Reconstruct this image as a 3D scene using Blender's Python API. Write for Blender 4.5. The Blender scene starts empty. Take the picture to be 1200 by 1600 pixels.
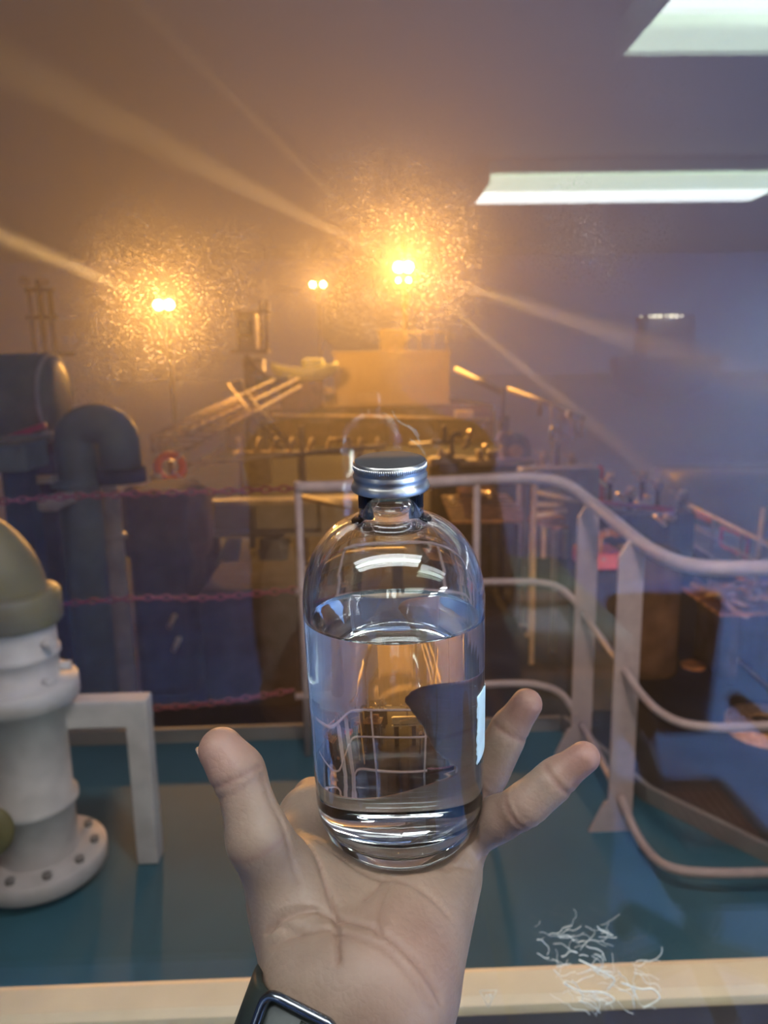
import bpy, bmesh, math, random
import numpy as np
from mathutils import Vector, Matrix
random.seed(7)
S = bpy.context.scene
COL = S.collection
R = math.radians

# ------------------------------------------------------------------ camera
F_PX, W_PX, H_PX = 1202.0, 1200, 1600
CAM = Vector((0, 0, 1.51))
PITCH, YAW, ROLL = R(11), R(1.62), R(1.0)
fw = Vector((math.sin(YAW)*math.cos(PITCH), math.cos(YAW)*math.cos(PITCH), -math.sin(PITCH)))
r0 = Vector((math.cos(YAW), -math.sin(YAW), 0))
u0 = r0.cross(fw)
rt = r0*math.cos(ROLL) - u0*math.sin(ROLL)
up = u0*math.cos(ROLL) + r0*math.sin(ROLL)
def ray(px, py):
    return fw + rt*((px-600)/F_PX) + up*(-(py-800)/F_PX)
def atc(px, py, zc):            # point at depth zc along the lens axis
    return CAM + ray(px, py)*zc
def at(px, py, Y):              # point at distance Y ahead
    d = ray(px, py); return CAM + d*(Y/d.y)
def atz(px, py, z):             # point at height z
    d = ray(px, py); return CAM + d*((z-CAM.z)/d.z)

cd = bpy.data.cameras.new('camera'); cam = bpy.data.objects.new('camera', cd); COL.objects.link(cam)
cd.sensor_fit = 'VERTICAL'; cd.sensor_height = 36; cd.sensor_width = 27; cd.lens = F_PX/H_PX*36
cd.clip_start = 0.01; cd.clip_end = 1000
cam.matrix_world = Matrix(((rt.x, up.x, -fw.x, CAM.x), (rt.y, up.y, -fw.y, CAM.y), (rt.z, up.z, -fw.z, CAM.z), (0, 0, 0, 1)))
cd.dof.use_dof = True; cd.dof.focus_distance = 0.262; cd.dof.aperture_fstop = 15
S.camera = cam

# ------------------------------------------------------------------ look, world, large lights
S.view_settings.view_transform = 'Standard'; S.view_settings.look = 'None'
S.view_settings.gamma = 1; S.view_settings.use_curve_mapping = False
S.view_settings.exposure = 0.0
S.cycles.max_bounces = 14; S.cycles.transmission_bounces = 14; S.cycles.transparent_max_bounces = 16
S.cycles.volume_bounces = 0; S.cycles.diffuse_bounces = 3; S.cycles.glossy_bounces = 4
S.cycles.sample_clamp_indirect = 40.0

# night sky: amber added to port and blue to starboard to tint the view
w = bpy.data.worlds.new('night_sky'); S.world = w; w.use_nodes = True
wn = w.node_tree; bg_ = wn.nodes['Background']
wt_ = wn.nodes.new('ShaderNodeTexCoord'); wx = wn.nodes.new('ShaderNodeSeparateXYZ'); wr = wn.nodes.new('ShaderNodeValToRGB'); wm = wn.nodes.new('ShaderNodeMapRange')
wn.links.new(wt_.outputs['Generated'], wx.inputs[0]); wn.links.new(wx.outputs['X'], wm.inputs['Value'])
wm.inputs['From Min'].default_value = -0.5; wm.inputs['From Max'].default_value = 0.5
wn.links.new(wm.outputs[0], wr.inputs['Fac'])
wr.color_ramp.elements[0].position = 0.25; wr.color_ramp.elements[0].color = (0.060, 0.038, 0.030, 1)
wr.color_ramp.elements[1].position = 0.85; wr.color_ramp.elements[1].color = (0.050, 0.095, 0.20, 1)
wn.links.new(wr.outputs[0], bg_.inputs[0]); bg_.inputs[1].default_value = 1.0

SODIUM = (1.0, 0.44, 0.09)
AMBER = (1.0, 0.55, 0.20)
def spot(name, loc, target, watts, color, cone, blend=0.5, radius=0.1):
    l = bpy.data.lights.new(name, 'SPOT'); o = bpy.data.objects.new(name, l); COL.objects.link(o)
    l.energy = watts; l.color = color; l.spot_size = R(cone); l.spot_blend = blend; l.shadow_soft_size = radius
    o.location = loc; o.rotation_euler = (Vector(target)-Vector(loc)).to_track_quat('-Z', 'Y').to_euler()
    return o
LAMP_A, LAMP_B, LAMP_C = at(630, 418, 40), at(258, 477, 22), at(497, 445, 47)
FOG_DENSITY, FOG_G = 0.0068, 0.5
SALT_ROUGH, SALT_GAIN, HAZE_GAIN = 0.88, 0.30, 0.007   # salt film on the outer face of the pane
spot('mast_lamp_light', LAMP_A + Vector((0, -0.35, 0)), (0, 5, -1), 16000, SODIUM, 165, 0.6, 0.25)
spot('post_lamp_light', LAMP_B + Vector((0, -0.3, 0)), (0, 2, -1), 4200, SODIUM, 165, 0.6, 0.2)
spot('bow_lamp_light', LAMP_C + Vector((0, -0.3, 0)), (0, 5, -1), 4000, SODIUM, 150, 0.6, 0.2)
# added fill spots: one for the deckhouse front, one for the lower deck
spot('added_deckhouse_spot', at(395, 470, 26.5) + Vector((0, 1.2, 0.6)), (1.2, 40, 0.6), 4200, SODIUM, 80, 0.5, 0.2)
spot('added_lower_deck_spot', (2.2, 2.7, -2.1), (2.8, 22, -0.4), 1300, AMBER, 80, 0.8, 0.2)
# added spot above the window that fills the railing and near deck
spot('added_rail_spot', (0.35, 0.95, 2.62), (0.5, 2.6, 0.3), 85, (1.0, 0.80, 0.72), 150, 0.7, 0.12)

# ------------------------------------------------------------------ materials
MATS = {}
def mat(name, color, rough=0.5, metal=0.0, var=0.12, scale=8.0, bump=0.0, spec=0.5, emit=None, emit_s=0.0, color2=None, coat=0.0):
    if name in MATS: return MATS[name]
    m = bpy.data.materials.new(name); m.use_nodes = True; MATS[name] = m
    nt = m.node_tree; b = nt.nodes['Principled BSDF']
    tc = nt.nodes.new('ShaderNodeTexCoord'); nz = nt.nodes.new('ShaderNodeTexNoise')
    nz.inputs['Scale'].default_value = scale; nz.inputs['Detail'].default_value = 6
    nt.links.new(tc.outputs['Object'], nz.inputs['Vector'])
    rp = nt.nodes.new('ShaderNodeValToRGB')
    c2 = color2 or tuple(c*(1-var*2) for c in color)
    rp.color_ramp.elements[0].position = 0.3; rp.color_ramp.elements[1].position = 0.7
    rp.color_ramp.elements[0].color = (*c2, 1)
    rp.color_ramp.elements[1].color = (*[min(1, c*(1+var)) for c in color], 1)
    nt.links.new(nz.outputs['Fac'], rp.inputs['Fac']); nt.links.new(rp.outputs['Color'], b.inputs['Base Color'])
    b.inputs['Roughness'].default_value = rough; b.inputs['Metallic'].default_value = metal
    b.inputs['Specular IOR Level'].default_value = spec
    if coat: b.inputs['Coat Weight'].default_value = coat
    if bump:
        bp = nt.nodes.new('ShaderNodeBump'); bp.inputs['Strength'].default_value = bump; bp.inputs['Distance'].default_value = 0.01
        nt.links.new(nz.outputs['Fac'], bp.inputs['Height']); nt.links.new(bp.outputs['Normal'], b.inputs['Normal'])
    if emit:
        b.inputs['Emission Color'].default_value = (*emit, 1); b.inputs['Emission Strength'].default_value = emit_s
    return m
M = dict(
    rail=mat('rail_paint', (0.60, 0.46, 0.43), 0.45, var=0.06, scale=30, bump=0.05),
    white=mat('white_paint', (0.62, 0.59, 0.57), 0.45, var=0.08, scale=14, bump=0.04),
    cream=mat('cream_paint', (0.60, 0.49, 0.33), 0.5, var=0.08, scale=9, bump=0.05),
    deck=mat('teal_deck_paint', (0.045, 0.15, 0.20), 0.55, var=0.15, scale=1.4, bump=0.05),
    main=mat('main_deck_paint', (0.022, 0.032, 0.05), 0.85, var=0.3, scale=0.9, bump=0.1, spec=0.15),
    olive=mat('olive_paint', (0.21, 0.185, 0.075), 0.5, var=0.15, scale=5),
    oliveg=mat('grey_green_paint', (0.15, 0.19, 0.16), 0.5, var=0.15, scale=4),
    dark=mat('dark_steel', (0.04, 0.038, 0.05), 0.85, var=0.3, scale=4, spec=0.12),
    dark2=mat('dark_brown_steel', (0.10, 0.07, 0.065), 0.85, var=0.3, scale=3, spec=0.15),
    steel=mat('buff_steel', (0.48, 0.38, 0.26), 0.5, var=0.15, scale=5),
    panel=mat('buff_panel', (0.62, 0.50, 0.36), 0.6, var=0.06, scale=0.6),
    dull=mat('dull_green_grey_paint', (0.10, 0.11, 0.10), 0.6, var=0.15, scale=4),
    grey=mat('grey_paint', (0.26, 0.25, 0.24), 0.5, var=0.12, scale=3),
    paleg=mat('pale_green_paint', (0.42, 0.46, 0.28), 0.5, var=0.12, scale=3),
    rust=mat('rusty_planks', (0.36, 0.18, 0.10), 0.7, var=0.3, scale=6),
    orange=mat('buoy_orange', (0.90, 0.13, 0.04), 0.45, var=0.1, scale=10),
    red=mat('red_paint', (0.62, 0.06, 0.06), 0.45, var=0.12, scale=10),
    chain=mat('red_chain_plastic', (0.26, 0.04, 0.085), 0.5, var=0.15, scale=40),
    pink=mat('pinkish_red_paint', (0.50, 0.09, 0.13), 0.5, var=0.1, scale=8),
    rope=mat('old_rope', (0.45, 0.31, 0.19), 0.8, var=0.25, scale=20, bump=0.3),
    brass=mat('worn_brass', (0.85, 0.62, 0.34), 0.35, 0.25, var=0.1, scale=30),
    rubber=mat('black_rubber', (0.012, 0.012, 0.014), 0.6, var=0.2, scale=30),
    ship=mat('white_ship_paint', (0.45, 0.46, 0.52), 0.5, var=0.03, scale=1),
    hull=mat('hull_paint', (0.03, 0.035, 0.05), 0.5, var=0.2, scale=1),
    wallb=mat('cabin_wall_paint', (0.32, 0.43, 0.67), 0.6, var=0.04, scale=3),
    ceil=mat('cabin_ceiling_panels', (0.34, 0.26, 0.22), 0.6, var=0.04, scale=3),
    floor=mat('cabin_floor_vinyl', (0.20, 0.38, 0.78), 0.5, var=0.15, scale=4),
    tube=mat('fluorescent_tube', (0.9, 0.95, 0.9), 0.4, emit=(0.93, 1.0, 1.0), emit_s=8.5),
    tubeg=mat('pale_green_diffuser', (0.8, 0.95, 0.8), 0.4, emit=(0.76, 0.94, 0.74), emit_s=5.2),
    filltube=mat('added_fill_tube', (0.9, 0.95, 0.9), 0.4, emit=(0.92, 0.98, 1.0), emit_s=15),  # glow of fittings added to light the hand and room
    sidefill=mat('added_side_fill_tube', (0.9, 0.95, 0.95), 0.4, emit=(0.86, 0.96, 1.0), emit_s=85),  # strong glow of side fittings added to raise the window reflection
    fix=mat('fixture_enamel', (0.70, 0.78, 0.66), 0.4, var=0.03),
    lampglass=mat('sodium_lamp_glass', (1, 0.8, 0.4), 0.3, emit=(1.0, 0.66, 0.22), emit_s=60),
    smalllamp=mat('far_cabin_light', (1, 0.9, 0.7), 0.3, emit=(1.0, 0.88, 0.62), emit_s=6),
    alu=mat('brushed_aluminium', (0.68, 0.64, 0.60), 0.30, 1.0, var=0.06, scale=60, bump=0.02),
    alutop=mat('darkened_cap_metal', (0.06, 0.055, 0.058), 0.75, 0.5, var=0.04, scale=60),  # darker copy of the cap metal, its dim reflection put into the colour
    strap=mat('watch_strap_rubber', (0.012, 0.017, 0.014), 0.5, var=0.2, scale=60, bump=0.05),
    buckle=mat('buckle_metal', (0.25, 0.27, 0.30), 0.22, 1.0, var=0.05),
    cloth=mat('navy_cloth', (0.018, 0.018, 0.035), 0.9, var=0.3, scale=120, bump=0.3, spec=0.2),
    trouser=mat('dark_trouser_cloth', (0.02, 0.022, 0.03), 0.9, var=0.2, scale=90, spec=0.2),
    hair=mat('black_hair', (0.012, 0.010, 0.009), 0.5, var=0.3, scale=80),
    nail=mat('thumbnail', (0.34, 0.22, 0.175), 0.3, var=0.05, scale=60),
    black=mat('black_plastic', (0.015, 0.016, 0.02), 0.35, var=0.1),
    seat=mat('reddish_brown_seat', (0.30, 0.10, 0.08), 0.6, var=0.15, scale=50, bump=0.2),
    desk=mat('console_grey_green', (0.30, 0.40, 0.40), 0.45, var=0.05),
    paper=mat('white_paper', (0.80, 0.84, 0.95), 0.7, var=0.02),
    binder=mat('pale_green_binder', (0.45, 0.62, 0.55), 0.5, var=0.05),
    sticker=mat('pale_blue_sticker', (0.62, 0.78, 0.82), 0.6, var=0.06, scale=120),
    wrap_reflection=mat('painted_wrap_reflection', (0.75, 0.80, 0.75), 0.5, var=0.1, scale=200),  # pale strokes standing in for a reflected plastic wrap
    etch=mat('etched_glass_mark', (0.55, 0.60, 0.55), 0.6, var=0.05),
)
# sea
def sea_mat():
    m = bpy.data.materials.new('night_sea'); m.use_nodes = True; nt = m.node_tree; b = nt.nodes['Principled BSDF']
    b.inputs['Base Color'].default_value = (0.02, 0.035, 0.06, 1); b.inputs['Roughness'].default_value = 0.3
    tc = nt.nodes.new('ShaderNodeTexCoord'); n = nt.nodes.new('ShaderNodeTexNoise'); n.inputs['Scale'].default_value = 0.5; n.inputs['Detail'].default_value = 5
    bp = nt.nodes.new('ShaderNodeBump'); bp.inputs['Strength'].default_value = 0.5; bp.inputs['Distance'].default_value = 0.4
    nt.links.new(tc.outputs['Object'], n.inputs['Vector']); nt.links.new(n.outputs['Fac'], bp.inputs['Height']); nt.links.new(bp.outputs['Normal'], b.inputs['Normal'])
    return m
def glass_mat(name, ior, color=(1, 1, 1), rough=0.0):
    m = bpy.data.materials.new(name); m.use_nodes = True; nt = m.node_tree; nt.nodes.remove(nt.nodes['Principled BSDF'])
    g = nt.nodes.new('ShaderNodeBsdfGlass'); g.inputs['IOR'].default_value = ior; g.inputs['Color'].default_value = (*color, 1); g.inputs['Roughness'].default_value = rough
    nt.links.new(g.outputs[0], nt.nodes['Material Output'].inputs[0]); return m
def pane_mat(name, dirty):
    """clear thin glass; the outer face also carries dried salt spray"""
    m = bpy.data.materials.new(name); m.use_nodes = True; nt = m.node_tree; nt.nodes.remove(nt.nodes['Principled BSDF'])
    N, L = nt.nodes.new, nt.links.new
    geo = N('ShaderNodeNewGeometry')
    dot = N('ShaderNodeVectorMath'); dot.operation = 'DOT_PRODUCT'; L(geo.outputs['Normal'], dot.inputs[0]); L(geo.outputs['Incoming'], dot.inputs[1])
    def mth(op, a, b=None):
        n = N('ShaderNodeMath'); n.operation = op
        for i, x in enumerate((a, b)):
            if x is None: continue
            if isinstance(x, (int, float)): n.inputs[i].default_value = x
            else: L(x, n.inputs[i])
        return n.outputs[0]
    c = mth('ABSOLUTE', dot.outputs['Value']); inv = mth('SUBTRACT', 1.0, c); p5 = mth('POWER', inv, 5.0)
    fac = mth('ADD', mth('MULTIPLY', p5, 0.9), 0.075)      # face reflectance, raised so the cabin veil shows stronger
    tr = N('ShaderNodeBsdfTransparent'); gl = N('ShaderNodeBsdfGlossy'); gl.inputs['Roughness'].default_value = 0.0
    tr.inputs['Color'].default_value = (0.97, 0.985, 0.98, 1)
    mx = N('ShaderNodeMixShader'); L(fac, mx.inputs[0]); L(tr.outputs[0], mx.inputs[1]); L(gl.outputs[0], mx.inputs[2])
    out = mx.outputs[0]
    if dirty:
        tc = N('ShaderNodeTexCoord')
        big = N('ShaderNodeTexNoise'); big.inputs['Scale'].default_value = 22; big.inputs['Detail'].default_value = 5; L(tc.outputs['Object'], big.inputs['Vector'])
        fine = N('ShaderNodeTexVoronoi'); fine.inputs['Scale'].default_value = 760; fine.feature = 'F1'; L(tc.outputs['Object'], fine.inputs['Vector'])
        sepc = N('ShaderNodeSeparateColor'); L(fine.outputs['Color'], sepc.inputs[0])
        total = None
        # (where on the pane, radius, weight) of each salt patch
        for px, py, rad, wt in SALT:
            p = at(px, py, PANE_OUT)
            ds = N('ShaderNodeVectorMath'); ds.operation = 'DISTANCE'; L(tc.outputs['Object'], ds.inputs[0]); ds.inputs[1].default_value = p
            mr = N('ShaderNodeMapRange'); mr.interpolation_type = 'SMOOTHSTEP'; L(ds.outputs['Value'], mr.inputs['Value'])
            mr.inputs['From Min'].default_value = 0; mr.inputs['From Max'].default_value = rad; mr.inputs['To Min'].default_value = wt; mr.inputs['To Max'].default_value = 0
            total = mr.outputs[0] if total is None else mth('MAXIMUM', total, mr.outputs[0])
        patch = mth('MULTIPLY', total, mth('ADD', mth('MULTIPLY', mth('SUBTRACT', big.outputs['Fac'], 0.5), 3.0), 0.7))
        speck = N('ShaderNodeMapRange'); L(fine.outputs['Distance'], speck.inputs['Value'])
        speck.inputs['From Min'].default_value = 0.50; speck.inputs['From Max'].default_value = 0.12
        sp = mth('MULTIPLY', mth('ADD', mth('MULTIPLY', mth('MULTIPLY', speck.outputs[0], mth('POWER', sepc.outputs[0], 2.5)), 2.2), 0.10), patch)
        spc = N('ShaderNodeClamp'); L(sp, spc.inputs[0])
        tl = N('ShaderNodeBsdfTranslucent'); df = N('ShaderNodeBsdfDiffuse'); tl.inputs[0].default_value = (0.9, 0.9, 0.9, 1); df.inputs[0].default_value = (0.7, 0.7, 0.7, 1)
        ms = N('ShaderNodeMixShader'); ms.inputs[0].default_value = 0.5; L(tl.outputs[0], ms.inputs[1]); L(df.outputs[0], ms.inputs[2])
        m2 = N('ShaderNodeMixShader'); L(mth('MULTIPLY', spc.outputs[0], 0.35), m2.inputs[0]); L(out, m2.inputs[1]); L(ms.outputs[0], m2.inputs[2]); out = m2.outputs[0]
        rf = N('ShaderNodeBsdfRefraction'); rf.inputs['IOR'].default_value = 1.15; rf.inputs['Roughness'].default_value = SALT_ROUGH
        m3 = N('ShaderNodeMixShader'); L(mth('ADD', mth('MULTIPLY', spc.outputs[0], SALT_GAIN), HAZE_GAIN), m3.inputs[0]); L(out, m3.inputs[1]); L(rf.outputs[0], m3.inputs[2]); out = m3.outputs[0]
    L(out, nt.nodes['Material Output'].inputs[0]); return m

def skin_mat():
    m = bpy.data.materials.new('skin'); m.use_nodes = True; nt = m.node_tree; b = nt.nodes['Principled BSDF']
    N, L = nt.nodes.new, nt.links.new
    tc = N('ShaderNodeTexCoord')
    n1 = N('ShaderNodeTexNoise'); n1.inputs['Scale'].default_value = 55; n1.inputs['Detail'].default_value = 5; L(tc.outputs['Object'], n1.inputs['Vector'])
    rp = N('ShaderNodeValToRGB'); rp.color_ramp.elements[0].position = 0.3; rp.color_ramp.elements[1].position = 0.7
    rp.color_ramp.elements[0].color = (0.20, 0.130, 0.092, 1); rp.color_ramp.elements[1].color = (0.275, 0.188, 0.138, 1)
    L(n1.outputs['Fac'], rp.inputs['Fac'])
    at_ = N('ShaderNodeAttribute'); at_.attribute_name = 'flush'
    mx = N('ShaderNodeMix'); mx.data_type = 'RGBA'; mx.inputs[7].default_value = (0.29, 0.135, 0.105, 1)
    L(at_.outputs['Fac'], mx.inputs[0]); L(rp.outputs['Color'], mx.inputs[6])
    a2_ = N('ShaderNodeAttribute'); a2_.attribute_name = 'crease_red_shade'
    m2_ = N('ShaderNodeMix'); m2_.data_type = 'RGBA'; m2_.inputs[7].default_value = (0.16, 0.07, 0.05, 1)  # redness of the folds together with shade put into the skin colour
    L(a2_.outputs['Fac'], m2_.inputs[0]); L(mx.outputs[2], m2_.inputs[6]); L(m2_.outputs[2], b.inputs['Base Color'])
    b.inputs['Roughness'].default_value = 0.5; b.inputs['Specular IOR Level'].default_value = 0.35
    b.inputs['Subsurface Weight'].default_value = 0.12; b.inputs['Subsurface Radius'].default_value = (1.0, 0.35, 0.2); b.inputs['Subsurface Scale'].default_value = 0.004
    n2 = N('ShaderNodeTexNoise'); n2.inputs['Scale'].default_value = 420; n2.inputs['Detail'].default_value = 4; L(tc.outputs['Object'], n2.inputs['Vector'])
    vo = N('ShaderNodeTexVoronoi'); vo.inputs['Scale'].default_value = 380; vo.feature = 'DISTANCE_TO_EDGE'; L(tc.outputs['Object'], vo.inputs['Vector'])
    ad = N('ShaderNodeMath'); ad.operation = 'ADD'; L(n2.outputs['Fac'], ad.inputs[0]); L(vo.outputs['Distance'], ad.inputs[1])
    bp = N('ShaderNodeBump'); bp.inputs['Strength'].default_value = 0.25; bp.inputs['Distance'].default_value = 0.0006
    L(ad.outputs[0], bp.inputs['Height']); L(bp.outputs['Normal'], b.inputs['Normal'])
    return m

# ------------------------------------------------------------------ mesh helpers
class MB:
    def __init__(s): s.v = []; s.f = []; s.sm = []
    def add(s, vs, fs, smooth):
        o = len(s.v); s.v += [tuple(p) for p in vs]; s.f += [tuple(i+o for i in f) for f in fs]; s.sm += [smooth]*len(fs); return s
    def box(s, c, size, rot=None, ch=0.0):
        """a box with chamfered edges"""
        hx, hy, hz = [x/2 for x in size]; b = min(ch, hx*0.9, hy*0.9, hz*0.9)
        bm = bmesh.new(); bmesh.ops.create_cube(bm, size=1)
        for v in bm.verts: v.co = Vector((v.co.x*size[0], v.co.y*size[1], v.co.z*size[2]))
        if b > 0: bmesh.ops.bevel(bm, geom=bm.edges[:], offset=b, segments=2, affect='EDGES', profile=0.5)
        bm.verts.index_update()
        Rm = rot if rot is not None else Matrix.Identity(3)
        s.add([Rm @ v.co + Vector(c) for v in bm.verts], [[v.index for v in f.verts] for f in bm.faces], False); bm.free(); return s
    def bar(s, a, b, wx, wz, upv=(0, 0, 1), ch=0.0):
        """rectangular bar from a to b: wx across, wz along the up direction"""
        a, b = Vector(a), Vector(b); y = (b-a).normalized(); u = Vector(upv)
        x = y.cross(u).normalized(); z = x.cross(y)
        return s.box((a+b)/2, (wx, (b-a).length, wz), Matrix((x, y, z)).transposed(), ch)
    def tube(s, pts, r, n=12, cap=True, closed=False):
        pts = [Vector(p) for p in pts]; k = len(pts); rs = r if isinstance(r, (list, tuple)) else [r]*k
        vs = []; fs = []; prev = None
        for i, p in enumerate(pts):
            if closed: t = (pts[(i+1) % k]-pts[i-1]).normalized()
            else: t = (pts[min(i+1, k-1)]-pts[max(i-1, 0)]).normalized()
            if prev is None:
                q = Vector((0, 0, 1)) if abs(t.z) < 0.9 else Vector((1, 0, 0)); nx = t.cross(q).normalized()
            else: nx = (prev - t*prev.dot(t)).normalized()
            prev = nx; ny = t.cross(nx)
            for j in range(n):
                a = 2*math.pi*j/n; vs.append(p + (nx*math.cos(a)+ny*math.sin(a))*rs[i])
        for i in range(k if closed else k-1):
            for j in range(n):
                a, b = i*n+j, i*n+(j+1) % n; i2 = (i+1) % k; fs.append((a, b, i2*n+(j+1) % n, i2*n+j))
        s.add(vs, fs, True)
        if cap and not closed:
            o = len(s.v)-k*n; s.f += [tuple(o+j for j in reversed(range(n))), tuple(o+(k-1)*n+j for j in range(n))]; s.sm += [False, False]
        return s
    def cyl(s, a, b, r, r2=None, n=20): return s.tube([a, b], [r, r if r2 is None else r2], n)
    def lathe(s, prof, base, axis=(0, 0, 1), n=48, closed=False, sharp=False):
        """prof: (radius, height) pairs spun about axis from base"""
        ax = Vector(axis).normalized(); q = Vector((1, 0, 0)) if abs(ax.x) < 0.9 else Vector((0, 1, 0))
        x = (q-ax*q.dot(ax)).normalized(); y = ax.cross(x); vs = []; fs = []; k = len(prof); base = Vector(base)
        for r, h in prof:
            for j in range(n):
                a = 2*math.pi*j/n; vs.append(base + ax*h + (x*math.cos(a)+y*math.sin(a))*max(r, 1e-6))
        for i in range(k if closed else k-1):
            for j in range(n):
                i2 = (i+1) % k; fs.append((i*n+j, i*n+(j+1) % n, i2*n+(j+1) % n, i2*n+j))
        return s.add(vs, fs, not sharp)
    def torus(s, c, axis, Rr, r, n=32, m=12, a0=0, a1=360):
        ax = Vector(axis).normalized(); q = Vector((0, 0, 1)) if abs(ax.z) < 0.9 else Vector((1, 0, 0)); x = (q-ax*q.dot(ax)).normalized(); y = ax.cross(x); c = Vector(c)
        full = abs(a1-a0) >= 359.9; k = n if full else n+1
        pts = [c + (x*math.cos(R(a0+(a1-a0)*i/n)) + y*math.sin(R(a0+(a1-a0)*i/n)))*Rr for i in range(k)]
        return s.tube(pts, r, m, True, full)
    def ball(s, c, r, n=16, sc=(1, 1, 1)):
        prof = [(math.sin(math.pi*i/n)*r, -math.cos(math.pi*i/n)*r) for i in range(n+1)]
        o = len(s.v); s.lathe(prof, (0, 0, 0), n=n*2)
        for i in range(o, len(s.v)): v = s.v[i]; s.v[i] = (v[0]*sc[0]+c[0], v[1]*sc[1]+c[1], v[2]*sc[2]+c[2])
        return s
    def build(s, name, material, parent=None, recalc=True):
        me = bpy.data.meshes.new(name); me.from_pydata(s.v, [], s.f); me.polygons.foreach_set('use_smooth', s.sm)
        bm = bmesh.new(); bm.from_mesh(me); bmesh.ops.remove_doubles(bm, verts=bm.verts, dist=1e-6); recalc and bmesh.ops.recalc_face_normals(bm, faces=bm.faces); bm.to_mesh(me); bm.free()
        me.update(); o = bpy.data.objects.new(name, me); COL.objects.link(o)
        if material is not None: me.materials.append(material)
        if parent is not None:
            o.parent = parent; o.matrix_parent_inverse = Matrix.Translation(parent.location).inverted()
        return o
def tag(o, label, cat, group=None, kind=None):
    o['label'] = label; o['category'] = cat
    if group: o['group'] = group
    if kind: o['kind'] = kind
    return o
def thing(name, label, cat, loc, group=None):
    o = bpy.data.objects.new(name, None); COL.objects.link(o); o.location = loc; o.empty_display_size = 0.05
    return tag(o, label, cat, group)
def struct(name, mb, m, parent=None):
    o = mb.build(name, m, parent)
    if parent is None: o['kind'] = 'structure'
    return o
def curve(pts, per=8):
    """Catmull-Rom through the points"""
    P = [Vector(p) for p in pts]; out = []
    for i in range(len(P)-1):
        p0, p1, p2, p3 = P[max(i-1, 0)], P[i], P[i+1], P[min(i+2, len(P)-1)]
        for k in range(per):
            t = k/per; out.append(0.5*((2*p1)+(p2-p0)*t+(2*p0-5*p1+4*p2-p3)*t*t+(3*p1-p0-3*p2+p3)*t**3))
    return out+[P[-1]]

# ------------------------------------------------------------------ signed-distance modelling for bodies
def seg(P, a, b):
    ab = b-a; t = np.clip(((P-a)@ab)/max(float(ab@ab), 1e-12), 0, 1); return np.linalg.norm(P-a-t[:, None]*ab, axis=1), t
def smin(a, b, k):
    h = np.maximum(k-np.abs(a-b), 0)/k; return np.minimum(a, b)-h*h*k*0.25
def nets(fn, lo, hi, h):
    """naive surface nets of fn<0 on a grid"""
    lo = np.array(lo, float); n = np.ceil((np.array(hi)-lo)/h).astype(int)+1
    ax = [lo[i]+h*np.arange(n[i]) for i in range(3)]
    f = np.empty(n, np.float32)
    for i in range(n[0]):
        yy, zz = np.meshgrid(ax[1], ax[2], indexing='ij')
        P = np.stack([np.full(yy.size, ax[0][i]), yy.ravel(), zz.ravel()], 1)
        f[i] = fn(P).reshape(n[1], n[2])
    s = f < 0
    cor = [(i, j, k) for i in (0, 1) for j in (0, 1) for k in (0, 1)]
    def sl(a, c): return a[c[0]:n[0]-1+c[0], c[1]:n[1]-1+c[1], c[2]:n[2]-1+c[2]]
    cnt = sum(sl(s, c).astype(np.int8) for c in cor); act = (cnt > 0) & (cnt < 8)
    idx = np.argwhere(act); vid = np.full(act.shape, -1, np.int64); vid[tuple(idx.T)] = np.arange(len(idx))
    acc = np.zeros((len(idx), 3)); num = np.zeros(len(idx))
    for a in cor:
        for d in range(3):
            if a[d]: continue
            b = list(a); b[d] = 1
            fa = f[idx[:, 0]+a[0], idx[:, 1]+a[1], idx[:, 2]+a[2]]; fb = f[idx[:, 0]+b[0], idx[:, 1]+b[1], idx[:, 2]+b[2]]
            m = (fa < 0) != (fb < 0); t = np.where(m, fa/np.where(m, fa-fb, 1), 0)
            p = np.array(a, float)[None].repeat(len(idx), 0); p[:, d] = t; acc[m] += p[m]; num[m] += 1
    V = lo+(idx+acc/num[:, None])*h; Q = []
    for d in range(3):
        e1, e2 = [(1, 2), (2, 0), (0, 1)][d]
        a = s; b = np.roll(s, -1, d); e = (a != b); sel = [slice(None)]*3; sel[d] = slice(0, n[d]-1); 
        g = np.zeros_like(e); cs = [slice(1, n[i]-1) for i in range(3)]; cs[d] = slice(0, n[d]-1); g[tuple(cs)] = e[tuple(cs)]
        q = np.argwhere(g); o1 = np.zeros(3, int); o1[e1] = 1; o2 = np.zeros(3, int); o2[e2] = 1
        c = [vid[tuple((q-x).T)] for x in (o1*0, o1, o1+o2, o2)]
        quad = np.stack(c, 1); flip = ~s[tuple(q.T)]; quad[flip] = quad[flip][:, ::-1]; Q.append(quad)
    return V, np.concatenate(Q)
def np_mesh(name, V, Q, material, parent=None, attr=None, subs=0):
    me = bpy.data.meshes.new(name); me.from_pydata(V.tolist(), [], Q.tolist()); me.polygons.foreach_set('use_smooth', [True]*len(Q))
    if attr is not None:
        a = me.attributes.new('flush', 'FLOAT', 'POINT'); a.data.foreach_set('value', attr.astype(np.float32))
    me.materials.append(material); me.update(); o = bpy.data.objects.new(name, me); COL.objects.link(o)
    if parent is not None: o.parent = parent
    return o
def npv(p): return np.array(tuple(p), float)

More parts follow.
